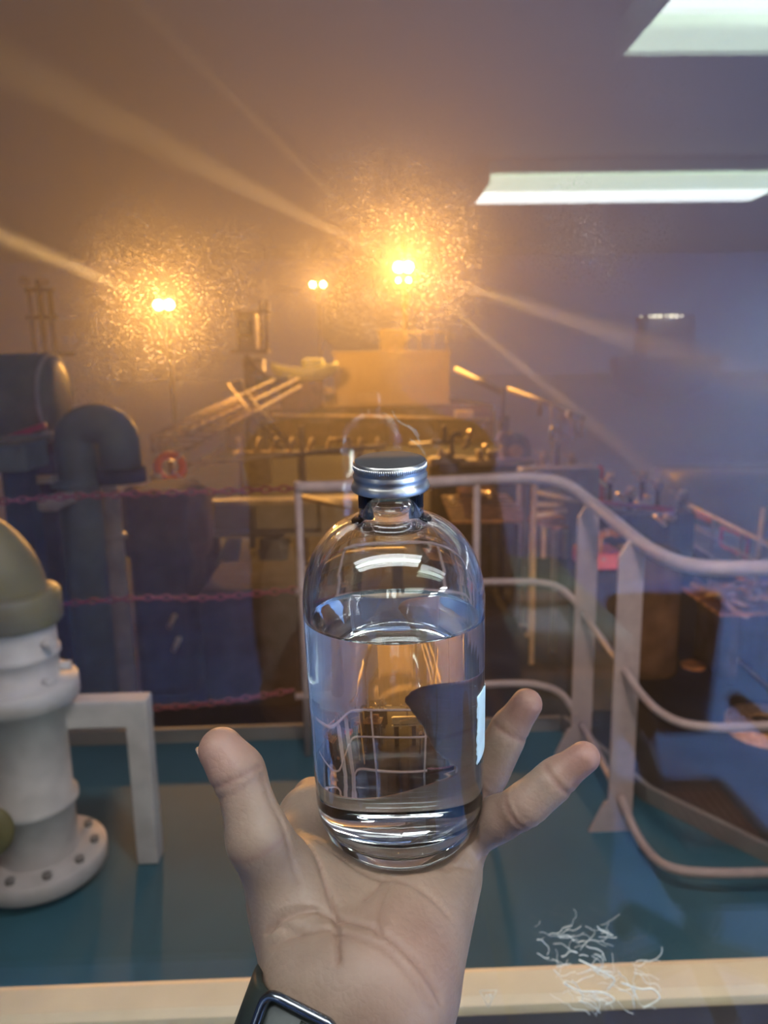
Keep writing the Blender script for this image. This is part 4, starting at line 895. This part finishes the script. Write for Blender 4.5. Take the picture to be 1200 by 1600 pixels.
# lifebuoy
lb = at(266, 730, 12.4); t = thing('lifebuoy', 'bright orange lifebuoy ring above the dark housing', 'lifebuoy', lb)
mb = MB().torus(lb, (0.25, -1, 0.15), 0.20, 0.065, 40, 14); mb.build('ring', M['orange'], t)
for a in range(4): 
    an = R(a*90+45); MB().torus(lb+Vector((0.2*math.cos(an), 0.0, 0.2*math.sin(an))), (-math.sin(an), 0, math.cos(an)), 0.068, 0.012, 16, 6).build('band', M['white'], t)
tag(MB().tube([lb+Vector((0.0, 0.12, 0.1)), Vector((lb.x, lb.y+0.12, MAIN))], 0.05, 10).build('lifebuoy_post', M['grey']), 'grey post carrying the orange lifebuoy', 'post')
tag(MB().ball(at(272, 729, 12.2), 0.045, 10).build('brass_knob', M['brass']), 'small shiny knob in the middle of the orange lifebuoy', 'knob')
tag(MB().tube([at(236, 744, 12), at(252, 746, 12)], 0.06, 10).build('short_pipe', M['brass']), 'short bright pipe end just left of the orange lifebuoy', 'pipe')
# gooseneck ventilator
g = at(115, 700, 6.2); g2 = at(200, 760, 6.4)
gv = thing('gooseneck_vent', 'big dark green arched vent pipe behind the topmost chain', 'vent', (g.x, 6.2, MAIN)); rad = 0.165
zt_ = at(115, 690, 6.2).z; hwid = (g2.x-g.x)/2
pts = [(g.x, 6.25, MAIN), (g.x, 6.25, zt_-0.05)]+[(g.x+hwid-hwid*math.cos(R(t)), 6.25, zt_+hwid*0.75*math.sin(R(t))) for t in range(0, 181, 15)]+[(g2.x, 6.25, zt_-0.22)]
MB().tube(pts, rad, 24).build('pipe', M['oliveg'], gv); MB().lathe([(rad, 0), (rad+0.05, 0), (rad+0.05, 0.05), (rad, 0.06)], (g.x, 6.25, at(115, 760, 6.2).z)).build('flange', M['oliveg'], gv)
MB().lathe([(rad, 0), (rad+0.03, 0.0), (rad+0.03, 0.12), (rad, 0.12)], (g2.x, 6.25, zt_-0.34)).build('mouth_ring', M['dark'], gv)
bl = at(168, 752, 7.6); t = thing('bollard_pipe', 'pale upright capped pipe seen through the arched vent pipe', 'pipe', (bl.x, 7.6, MAIN)); MB().lathe([(0.11, MAIN), (0.11, bl.z-0.10), (0.09, bl.z-0.03), (0.04, bl.z), (0.0, bl.z)], (bl.x, 7.6, 0), n=24).build('pipe', M['steel'], t); MB().lathe([(0.11, 0), (0.14, 0), (0.14, 0.05), (0.11, 0.05)], (bl.x, 7.6, at(168, 842, 7.6).z), n=24).build('collar', M['steel'], t)
jq = at(158, 730, 9); t = thing('junction_box', 'pale green box framed by the arch of the dark vent pipe', 'box', jq); MB().box(jq, (0.28, 0.3, 0.36), ch=0.03).build('body', M['paleg'], t); MB().box((jq.x, 9.05, (jq.z-0.18+MAIN)/2), (0.08, 0.08, jq.z-0.18-MAIN)).build('stand', M['dark'], t)
# drum on its cradle, at the left edge
d0 = at(95, 622, 6.6); t = thing('storage_drum', 'large olive drum lying on its side at the left edge', 'drum', (d0.x-0.8, 6.6, d0.z)); rd = 0.37
MB().lathe([(0.0, 0.0), (rd*0.6, 0.012), (rd*0.9, -0.03), (rd, -0.10), (rd, -0.9), (rd+0.015, -0.92), (rd+0.015, -0.96), (rd, -0.98), (rd, -2.1), (0, -2.1)], (d0.x, 6.6, d0.z), (1, 0, 0), 48).build('shell', M['olive'], t)
MB().torus((d0.x-0.05, 6.6, d0.z), (1, 0, 0), rd*0.97, 0.018, 48, 10).build('rim', M['steel'], t)
MB().ball((d0.x-0.5, 6.5, d0.z+rd+0.01), 0.03, 8).build('filler_cap', M['brass'], t)
MB().box((d0.x-0.9, 6.6, d0.z-rd-0.06), (1.5, 0.5, 0.12), ch=0.02).build('cradle', M['dark'], t)
for sx in (-0.4, -1.4): MB().box((d0.x+sx, 6.6, (d0.z-rd-0.1+MAIN)/2), (0.14, 0.4, d0.z-rd-0.1-MAIN)).build('leg', M['dark'], t)
tag(MB().bar(at(0, 690, 6.05), at(72, 664, 6.05), 0.06, 0.05, ch=0.01).build('red_strip', M['red']), 'red painted bar sloping under the olive drum', 'bar')
tag(MB().bar(at(65, 681, 6.25), at(84, 677, 6.25), 0.05, 0.045, ch=0.01).build('light_strip', M['cream']), 'short cream bar end just below the red bar', 'bar')
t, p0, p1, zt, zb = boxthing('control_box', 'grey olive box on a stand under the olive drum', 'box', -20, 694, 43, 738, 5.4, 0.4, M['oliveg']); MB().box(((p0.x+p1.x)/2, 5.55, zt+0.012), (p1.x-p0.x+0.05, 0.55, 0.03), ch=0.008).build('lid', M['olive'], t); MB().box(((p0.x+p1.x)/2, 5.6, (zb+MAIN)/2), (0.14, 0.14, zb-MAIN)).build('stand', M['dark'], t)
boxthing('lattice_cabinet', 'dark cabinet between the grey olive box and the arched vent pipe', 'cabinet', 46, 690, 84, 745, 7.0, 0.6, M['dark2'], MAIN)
tag(MB().bar(at(20, 752, 6.0), at(86, 748, 6.0), 0.12, 0.05).build('fish_plate', M['steel']), 'level buff bar just above the topmost chain at far left', 'bar')
boxthing('stowed_case', 'low buff case behind the olive column top', 'case', 55, 782, 92, 800, 5.6, 0.4, M['steel'], None)

# ------------------------------------------------------------------ starboard side
wl = at(803, 690, 19); t = thing('mooring_winch', 'mooring winch with pale round drum cheeks, right of the bottle cap', 'winch', (wl.x, 19.5, MAIN))
MB().lathe([(0.0, 0.08), (0.42, 0.08), (0.46, 0.03), (0.46, -0.03), (0.42, -0.08), (0.0, -0.08)], at(805, 704, 19), (0.5, -1, 0.1), 32).build('drum_flange', M['steel'], t); MB().cyl(at(807, 705, 18.6), at(800, 702, 20), 0.16).build('shaft', M['brass'], t)
MB().lathe([(0.0, 0.05), (0.15, 0.05), (0.17, 0), (0.0, -0.05)], at(787, 685, 18.8), (0.3, -1, 0), 24).build('hub', M['steel'], t)
q0, q1 = at(670, 722, 18.6), at(830, 719, 18.6); MB().bar(q0, q1, 0.8, 0.12).build('bed', M['steel'], t); BEDZ = max(q0.z, q1.z)+0.063; MB().box(((q0.x+q1.x)/2, 18.9, (q0.z+MAIN)/2), (q1.x-q0.x-0.1, 0.6, q0.z-MAIN)).build('foundation', M['dark'], t)
for (x0, y0, x1, y1, lab) in ((685, 706, 712, 718, 'left of the three lit buff blocks on the winch bed'), (746, 704, 757, 719, 'narrow middle one of the three lit buff blocks on the winch bed'), (763, 705, 781, 718, 'right one of the three lit buff blocks, beside the winch')):
    q0, q1 = at(x0, y0, 18.4), at(x1, y1, 18.4); q1.z = BEDZ; t = thing('gear_block', lab, 'block', ((q0.x+q1.x)/2, 18.5, q1.z), 'blocks on the winch bed'); MB().box(((q0.x+q1.x)/2, 18.55, (q0.z+q1.z)/2), (q1.x-q0.x, 0.3, q0.z-q1.z), ch=0.03).build('body', M['steel'], t)
pm = thing('pipe_manifold', 'knot of buff bent pipes right behind the bottle cap', 'pipes', at(710, 712, 17.3)); 
for pts in ([(706, 716), (706, 682), (714, 678), (722, 680)], [(722, 700), (732, 692), (728, 684)], [(690, 700), (690, 712), (704, 712)], [(676, 690), (700, 690)], [(694, 664), (694, 690)]):
    MB().tube(curve([at(x, y, 17.3) for x, y in pts], 5), 0.055, 10).build('pipe', M['steel'], pm)
qm = at(700, 718, 17.3); MB().box(qm, (0.8, 0.3, 0.12)).build('base', M['steel'], pm); MB().box((qm.x, 17.3, (qm.z-0.06+MAIN)/2), (0.5, 0.2, qm.z-0.06-MAIN)).build('foundation', M['dark'], pm)
for k, (px, py, r, lab) in enumerate(((735, 677, 0.07, 'small bright cleat above the pipe knot'), (758, 699, 0.06, 'small bright cleat left of the winch blocks'), (764, 773, 0.05, 'bright spot fitting above the orange planks'), (706, 783, 0.055, 'bright round fitting beside the bottle neck'), (755, 770, 0.03, 'tiny fitting between the plank stack and the right round stanchion'))):
    q = at(px, py, (17.5, 17.5, 11.8, 11.5, 11.6)[k]); mb = MB().tube([q-Vector((r*0.4, 0, -r)), q+Vector((r*0.4, 0, -r))], r*0.7, 10); mb.ball(q, r*0.8, 8); tag(mb.build('deck_fitting', M['brass']), lab, 'fitting')
tag(MB().bar(at(640, 696, 15), at(674, 694, 15), 0.2, 0.09, ch=0.01).build('bright_bar', M['cream']), 'short bright cream bar right above the bottle cap', 'bar')
# planks
t = thing('plank_stack', 'orange lit stack of planks on trestles right of the bottle neck', 'planks', (at(760, 812, 12).x, 12.2, MAIN)); k = 0
for i in range(7):
    a_, b_ = at(700, 806-i*2.2, 12-0.0), at(820 - i*1.5, 804-i*2.2, 12.0); y2 = 11.6+i*0.22; MB().bar((a_.x, y2, a_.z), (b_.x, y2, b_.z), 0.20, 0.05, ch=0.006).build('plank', M['rust'], t)
for i in range(3):
    a_, b_ = at(715, 775-i*8, 13), at(775-i*4, 773-i*8, 13); MB().bar(a_, b_, 0.22, 0.10, ch=0.006).build('plank', M['rust'], t)
for px in (715, 800):
    q = at(px, 812, 12); 
    for y2 in (11.7, 12.9): MB().box((q.x, y2, (q.z+MAIN)/2), (0.09, 0.09, q.z-MAIN)).build('trestle_leg', M['dark'], t)
MB().box((at(745, 770, 13).x, 13, (at(745, 780, 13).z+MAIN)/2), (0.5, 0.2, at(745, 780, 13).z-MAIN)).build('trestle_leg', M['dark'], t)
# swan-neck air pipes
for k, (px, lab) in enumerate(((828, 'left of two small swan neck air pipes behind the top rail'), (838, 'right of two small swan neck air pipes behind the top rail'))):
    ya = 11.2-0.45*k; q = at(px, 742, ya); rr2 = 0.06; pts = [(q.x-rr2, ya, MAIN), (q.x-rr2, ya, q.z)]+[(q.x-rr2*math.cos(R(a)), ya, q.z+rr2*math.sin(R(a))) for a in range(0, 181, 20)]+[(q.x+rr2, ya, q.z-0.06)]
    t = thing('air_pipe', lab, 'pipe', (q.x, ya, MAIN)); MB().tube(pts, 0.03, 12).build('pipe', M['steel'], t); MB().lathe([(0.03, 0), (0.06, 0), (0.06, 0.03), (0.03, 0.03)], (q.x-rr2, ya, MAIN), n=16).build('flange', M['steel'], t)
# stair frame
sf_ = thing('stair_platform', 'orange lit small stair platform with thin posts left of the far flat post', 'stairs', (at(860, 870, 9.6).x, 9.9, MAIN)); y2 = 9.7
for px, py in ((836, 748), (884, 820), (850, 812)):
    q = at(px, py, y2); MB().tube([q, (q.x, y2, at(px, 872 if px > 840 else 806, y2).z if px != 836 else MAIN)], 0.035, 10).build('post', M['steel'], sf_)
for (x0, y0, x1, y1) in ((838, 768, 905, 784), (838, 788, 880, 788), (838, 805, 886, 798)): MB().bar(at(x0, y0, y2), at(x1, y1, y2), 0.06, 0.05).build('rail', M['steel'], sf_)
q0, q1 = at(845, 806, y2), at(884, 826, y2); MB().box(((q0.x+q1.x)/2, y2+0.3, (q0.z+q1.z)/2), (q1.x-q0.x, 0.6, 0.10)).build('landing', M['rust'], sf_)
for i in range(3): q = at(852+i*10, 812+i*5, y2-0.1*i); MB().box(q, (0.22, 0.2, 0.04)).build('tread', M['rust'], sf_)
q = at(880, 826, y2); MB().box((q.x, y2+0.4, (q.z+MAIN)/2), (0.07, 0.07, q.z-MAIN)).build('leg', M['steel'], sf_)
# orange horseshoe and pink locker
y2 = 8.2; q = at(951, 862, y2); zt = at(950, 866, y2).z; px_c = at(945, 880, y2).x; zb = at(945, 893, y2).z
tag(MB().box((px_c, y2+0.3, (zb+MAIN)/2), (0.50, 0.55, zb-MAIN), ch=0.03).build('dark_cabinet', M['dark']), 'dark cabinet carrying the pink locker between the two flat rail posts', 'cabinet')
t = thing('pink_locker', 'pink red low locker between the two flat rail posts', 'locker', (q.x, y2+0.3, zb)); MB().box((px_c, y2+0.3, (zt+zb)/2), (0.44, 0.5, zt-zb), ch=0.03).build('body', M['pink'], t); MB().box((px_c, y2+0.05, (zt+zb)/2+0.03), (0.05, 0.02, 0.04), ch=0.005).build('latch', M['grey'], t)
hs = [(q.x-0.085, y2+0.1, zt), (q.x-0.085, y2+0.1, zt+0.14), (q.x-0.06, y2+0.1, zt+0.20), (q.x, y2+0.1, zt+0.225), (q.x+0.08, y2+0.1, zt+0.23), (q.x+0.13, y2+0.1, zt+0.19)]
t2 = thing('horseshoe_buoy', 'orange lit curved horseshoe buoy standing on the pink locker', 'lifebuoy', (q.x, y2+0.1, zt)); MB().tube(curve(hs, 6), 0.045, 14).build('body', M['rust'], t2)
for i in (1, 3): MB().torus(hs[i], (0, 0, 1) if i == 1 else (1, 0, 0), 0.047, 0.008, 16, 6).build('band', M['steel'], t2)
# gangway
gw = thing('gangway', 'stowed gangway with hanging lattice cage along the far starboard side', 'gangway', at(850, 640, 24))
MB().tube([at(713, 577, 33), at(783, 612, 28)], 0.11, 10).build('handrail', M['cream'], gw); MB().tube([at(795, 608, 28), at(850, 628, 26), at(912, 654, 24)], 0.10, 10).build('handrail', M['cream'], gw)
for px, py, b in ((787, 605, 660), (845, 628, 650), (863, 632, 690), (910, 655, 682), (893, 655, 690), (878, 648, 690)): a_ = at(px, py, 25); MB().tube([a_, at(px-2, b, 25)], 0.07, 8).build('post', M['cream'], gw)
for i in range(8): px = 864+i*5; MB().tube([at(px, 642+i*1.8, 24.8), at(px, 668+i*2.2, 24.8)], 0.03, 6).build('bar', M['cream'], gw)
MB().bar(at(861, 668, 24.8), at(896, 690, 24.8), 0.3, 0.12).build('bottom_bar', M['cream'], gw); MB().bar(at(885, 646, 24.6), at(912, 654, 24.6), 0.4, 0.22).build('head_block', M['cream'], gw)
q = at(788, 650, 26); MB().box((q.x, 26, (q.z+MAIN)/2), (0.3, 0.3, q.z-MAIN)).build('support', M['grey'], gw); q = at(868, 690, 25); MB().box((q.x, 25, (q.z+MAIN)/2), (0.18, 0.3, q.z-MAIN)).build('support', M['grey'], gw)
# tank vent heads
VH_ = [(850, 712, 20, 'buff round vent head nearest the winch, behind the railing bend'), (895, 716, 19, 'buff vent head with sloping cover under the gangway cage'), (953, 748, 16.5, 'lit vent head beside the red standing valve'), (985, 770, 15, 'lit vent head with long lever, second from the railing bend'), (1010, 783, 14.5, 'lit vent head above the thin red pipe end'), (1046, 805, 13.2, 'lit vent head nearest the starboard guard rail'), (1005, 745, 17, 'dull vent head behind the row of lit ones, left'), (1028, 758, 16.3, 'dull vent head behind the row of lit ones, middle'), (1065, 775, 15.3, 'dull vent head behind the row of lit ones, right')]
for k, (px, py, Y, lab) in enumerate(VH_):
    q = at(px, py, Y); t = thing('tank_vent', lab, 'vent', (q.x, Y, MAIN), 'vent heads along the starboard deck'); m = M['brass'] if 2 <= k < 6 else M['steel']; dm = M['steel'] if k < 6 else M['grey']
    MB().cyl((q.x, Y, MAIN), (q.x, Y, q.z-0.05), 0.06).build('pipe', M['dark'] if k > 1 else M['steel'], t); MB().lathe([(0.0, -0.10), (0.09, -0.10), (0.12, -0.05), (0.12, -0.02), (0.08, 0.03), (0, 0.05)], q, n=20).build('head', dm, t); MB().lathe([(0.0, 0), (0.075, 0.0), (0.085, 0.03), (0.07, 0.06), (0.0, 0.07)], q+Vector((0.02, 0, 0.06)), n=20).build('cap', m, t)
    if k in (2, 3, 4, 5): MB().tube([q+Vector((-0.30 if k != 4 else -0.24, -0.1, 0.02)), q+Vector((-0.10, -0.1, -0.16))], 0.035, 8).build('lever', M['brass'], t)
    else: MB().tube([q+Vector((-0.2, 0.1, 0.10)), q+Vector((0.15, 0.1, -0.08))], 0.03, 8).build('lever', dm, t)
rv = at(938, 728, 17); t = thing('hydrant', 'red standing hydrant valve left of the lit vent heads', 'hydrant', (rv.x, 17, MAIN)); MB().lathe([(0.13, MAIN), (0.13, rv.z-0.45), (0.09, rv.z-0.35), (0.10, rv.z-0.1), (0.05, rv.z), (0, rv.z)], (rv.x, 17, 0), n=20).build('barrel', M['red'], t); MB().bar(rv+Vector((-0.2, 0, 0.1)), rv+Vector((0.35, 0, -0.05)), 0.06, 0.04).build('wheel_bar', M['grey'], t)
tag(MB().tube([at(930, 785, 13), at(1052, 797, 13)], 0.05, 10).build('red_pipe', M['pink']), 'thin dull red pipe running level behind the railing bend', 'pipe')
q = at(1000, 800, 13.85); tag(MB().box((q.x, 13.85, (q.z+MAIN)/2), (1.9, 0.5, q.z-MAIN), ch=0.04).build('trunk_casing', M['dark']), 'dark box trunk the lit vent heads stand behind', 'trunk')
q = at(880, 800, 15); tag(MB().box((q.x, 15.5, (at(880, 735, 15).z+MAIN)/2), (1.6, 0.5, at(880, 735, 15).z-MAIN), ch=0.04).build('steel_locker', M['grey']), 'grey steel locker behind the railing bend', 'locker')
# starboard guard rail
gr = thing('guard_rail', 'lower deck guard rail at the right edge with a thin upright rod', 'railing', (at(1140, 820, 12).x, 12, MAIN))
a_, b_ = at(1078, 790, 14.5), at(1215, 858, 10.8); d_ = b_-a_; c_ = a_-d_*0.0
MB().tube([c_, b_+d_*0.5], 0.035, 10).build('top_rail', M['steel'], gr)
for dz in (0.35, 0.7): MB().tube([c_-Vector((0, 0, dz)), b_+d_*0.5-Vector((0, 0, dz))], 0.022, 8).build('lower_rail', M['grey'], gr)
for f in (0.0, 0.33, 0.66, 1.0, 1.4): q = a_+d_*f; MB().tube([q, (q.x, q.y, MAIN)], 0.03, 8).build('post', M['grey'], gr)
a2, b2 = at(1083, 803, 14.2), at(1110, 812, 13.6); MB().bar(a2, b2, 0.04, 0.12).build('red_board', M['orange'], gr)
P4 = [at(1128, 824, 12.9), at(1170, 842, 12.2), at(1166, 872, 12.2), at(1126, 852, 12.9)]
pf_ = MB()
for i in range(4): pf_.bar(P4[i], P4[(i+1) % 4], 0.05, 0.05, (0, 1, 0.01))
pf_.build('rail_gate', M['pink'], gr)['label'] = 'pink red rectangular gate frame'
tag(MB().tube([at(1193, 794, 10.9), at(1184, 878, 10.9), Vector((at(1183, 900, 10.9).x, 10.9, MAIN))], 0.035, 10).build('flag_rod', M['steel']), 'thin upright rod standing at the starboard guard rail', 'rod')
# rope and dunnage under the near rail
q = at(1150, 930, 9.3); rp_ = MB(); rn = random.Random(11); zz = MAIN+0.62
t = thing('dunnage_pallet', 'orange lit pallet of boards below the right rail, under the tangled rope', 'pallet', (q.x, 9.3, MAIN)); zz = q.z-0.05
for i in range(6): MB().box((q.x+0.3, 8.85+i*0.2, zz-0.03), (1.5, 0.15, 0.04), ch=0.006).build('board', M['rust'], t)
for x in (-0.2, 0.3, 0.9): MB().box((q.x+x, 9.35, (zz-0.05+MAIN)/2), (0.1, 1.0, zz-0.05-MAIN)).build('bearer', M['dark'], t)
for _ in range(26):
    c = Vector((q.x+rn.uniform(-0.3, 0.9), 9.3+rn.uniform(-0.35, 0.35), zz+rn.uniform(0.03, 0.13))); r_ = rn.uniform(0.08, 0.2); a0 = rn.uniform(0, 360); tl = Vector((rn.uniform(-0.5, 0.5), rn.uniform(-0.5, 0.5), 1)); rp_.torus(c, tl, r_, 0.03, 18, 6, a0, a0+rn.uniform(150, 330))
tag(rp_.build('tangled_rope', M['rope']), 'tangled heap of old rope on the pallet below the right rail', 'rope', kind='stuff')
q = at(1205, 1022, 7.6); cl_ = MB()
for i in range(5):
    for k_ in range(3): cl_.torus((q.x, 7.6, MAIN+0.03+0.05*k_), (0, 0, 1), 0.16+0.055*i, 0.028, 40, 8)
tag(cl_.build('rope_coil', M['rope']), 'flat round coil of rope on the lower deck at the right edge', 'rope')
for (x0, y0, x1, y1, lab) in ((1085, 903, 1160, 965, 'upper of the thin deck pipes slanting below the right rail'), (1095, 978, 1135, 1010, 'short thin deck pipe left under the right rail'), (1140, 1020, 1230, 1100, 'lower thin deck pipe slanting to the right edge'), (1140, 895, 1240, 950, 'thin deck pipe crossing the tangled rope')):
    a_, b_ = atz(x0, y0, MAIN+(0.05 if y0 != 895 else 0.85)), atz(x1, y1, MAIN+(0.05 if y0 != 895 else 0.85)); tag(MB().tube([a_, b_], 0.03, 8).build('deck_pipe', M['rust']), lab, 'pipe', 'thin pipes on the lower deck')
tag(MB().lathe([(0.0, 0.0), (0.15, 0.0), (0.16, 0.03), (0.13, 0.05), (0, 0.05)], atz(1083, 1042, MAIN), n=24).build('reflection_disc', M['rust']), 'orange disc added for a reflected patch, on the lower deck below the right rail', 'cover')  # disc made up for an orange patch reflected in the pane
q = at(1010, 870, 9.5); tag(MB().lathe([(0.0, 0.1), (0.40, 0.1), (0.44, 0.05), (0.44, MAIN-q.z), (0, MAIN-q.z)], q, n=32).build('round_hatch', M['dark2']), 'brownish round hatch under the sloping rail, right of the near flat post', 'hatch')
# beyond the deck
bg = thing('moored_barge', 'dark low barge lying on the sea off the right side', 'barge', (26, 30, -6)); hullmesh(12.2, 40, -6.4, -3.2, 30, 3).build('hull', M['hull'], bg); MB().box((26, 30, -2.6), (8, 3, 1.4), ch=0.1).build('deckhouse', M['hull'], bg)
fs_ = thing('distant_ship', 'faraway ship showing a short row of small lights on the right', 'ship', (58, 150, -6)); hx = at(1035, 494, 150)
hullmesh(hx.x-9, hx.x+11, -6.4, 1.5, 150, 4).build('hull', M['ship'], fs_); MB().box((hx.x+0.5, 150, 5.2), (9, 7, 8.4), ch=0.2).build('superstructure', M['ship'], fs_)
for px, r_ in ((1002, 0.15), (1016, 0.2), (1023, 0.28), (1031, 0.3), (1041, 0.2), (1049, 0.3), (1057, 0.28), (1065, 0.18)): MB().ball(at(px, 494-(px-1035)*0.02, 145), r_, 8).build('light', M['smalllamp'], fs_)

# ------------------------------------------------------------------ furniture behind the lens, seen mirrored in the pane
def mirror_at(px, py, z):            # room point whose mirror image in the pane falls on this pixel
    q = atz(px, py, z); return Vector((q.x, 2*0.526-q.y, z))
cs = mirror_at(1098, 1275, 0.45); ch_ = thing('helm_chair', 'black swivel chair with reddish brown ribbed seat, mirrored at the lower right of the window', 'chair', (cs.x, cs.y, 0))
MB().box((cs.x, cs.y, 0.40), (0.31, 0.44, 0.07), ch=0.03).build('seat_shell', M['black'], ch_)
sp_ = MB().box((cs.x, cs.y, 0.445), (0.18, 0.22, 0.03), ch=0.012)
for i in range(9): sp_.tube([(cs.x-0.08+i*0.02, cs.y-0.095, 0.461), (cs.x-0.08+i*0.02, cs.y+0.095, 0.461)], 0.005, 6)
sp_.build('seat_pad', M['seat'], ch_)
MB().tube(curve([(cs.x-0.03, cs.y-0.22, 0.40), (cs.x-0.03, cs.y-0.29, 0.48), (cs.x-0.03, cs.y-0.30, 0.63)], 6), 0.03).build('back_bracket', M['black'], ch_); MB().box((cs.x, cs.y-0.31, 0.70), (0.31, 0.06, 0.42), Matrix.Rotation(R(-6), 3, 'X'), 0.03).build('backrest', M['black'], ch_)
for s in (-1, 1): MB().tube(curve([(cs.x+s*0.145, cs.y+0.05, 0.40), (cs.x+s*0.165, cs.y+0.12, 0.54), (cs.x+s*0.165, cs.y+0.05, 0.64), (cs.x+s*0.16, cs.y-0.20, 0.65)], 8), 0.022, 12).build('armrest', M['black'], ch_)
MB().cyl((cs.x, cs.y, 0.09), (cs.x, cs.y, 0.38), 0.03).build('gas_column', M['buckle'], ch_)
for a in range(5):
    q = Vector((math.cos(R(72*a+20)), math.sin(R(72*a+20)), 0)); lg = MB().bar(Vector((cs.x, cs.y, 0.10)), Vector((cs.x, cs.y, 0.075))+q*0.20, 0.05, 0.04, ch=0.008).build('leg', M['black'], ch_); MB().lathe([(0.0, -0.02), (0.026, -0.02), (0.03, -0.01), (0.03, 0.01), (0.026, 0.02), (0, 0.02)], Vector((cs.x, cs.y, 0.03))+q*0.20, (-q.y, q.x, 0), 16).build('caster', M['rubber'], lg)
dp = mirror_at(822, 966, 0.98); DX, DY = dp.x+0.075, dp.y-0.235
ds_ = thing('chart_console', 'grey green console behind the photographer, mirrored right of the bottle', 'console', (DX, DY, 0)); MB().box((DX, DY, 0.475), (0.21, 0.62, 0.93), ch=0.01).build('cabinet', M['desk'], ds_); MB().box((DX, DY, 0.955), (0.24, 0.66, 0.035), ch=0.008).build('worktop', M['desk'], ds_)
dr = MB().box((DX, DY+0.315, 0.70), (0.18, 0.012, 0.30), ch=0.004).build('door', M['desk'], ds_); MB().tube([(DX-0.05, DY+0.335, 0.80), (DX+0.05, DY+0.335, 0.80)], 0.006).build('handle', M['buckle'], dr)
MB().box((DX, DY+0.318, 0.895), (0.20, 0.012, 0.02)).build('edge_strip', M['cream'], ds_)
tag(MB().box((dp.x+0.03, dp.y, 0.9755), (0.105, 0.15, 0.003), Matrix.Rotation(R(4), 3, 'Z')).build('paper_sheet', M['paper']), 'white sheet of paper on the console, mirrored beside the bottle', 'paper')
bq = mirror_at(818, 918, 0.99); t = thing('ring_binder', 'pale green binder lying behind the sheet of paper on the console', 'binder', (bq.x, bq.y, 0.9725)); MB().box((bq.x+0.04, bq.y, 0.988), (0.17, 0.13, 0.03), ch=0.004).build('cover', M['binder'], t); MB().box((bq.x+0.038, bq.y+0.003, 0.988), (0.16, 0.126, 0.022)).build('pages', M['paper'], t)
cb = [mirror_at(*p, 0.006) for p in ((840, 1300), (868, 1312), (884, 1345), (884, 1400), (892, 1440), (915, 1465), (945, 1480))]
tag(MB().tube(curve(cb, 8), 0.005, 8).build('floor_cable', M['rubber']), 'black cable snaking over the wheelhouse floor, mirrored below the little finger', 'cable')

bc = thing('dark_reflection_block', 'low black block added behind the photographer to darken the port side of the window', 'cabinet', (-0.95, -1.0, 0))  # made-up cabinet shape that blocks the floor's reflection in the pane
MB().box((-0.95, -1.0, 0.20), (1.5, 0.6, 0.4), ch=0.01).build('body', M['black'], bc); MB().box((-0.95, -1.0, 0.415), (1.54, 0.64, 0.03), ch=0.008).build('worktop', M['black'], bc)
for x in (-1.45, -0.95, -0.45):
    d_ = MB().box((x, -0.69, 0.20), (0.46, 0.02, 0.32), ch=0.004).build('door', M['black'], bc); MB().tube([(x-0.06, -0.67, 0.3), (x+0.06, -0.67, 0.3)], 0.006).build('handle', M['buckle'], d_)
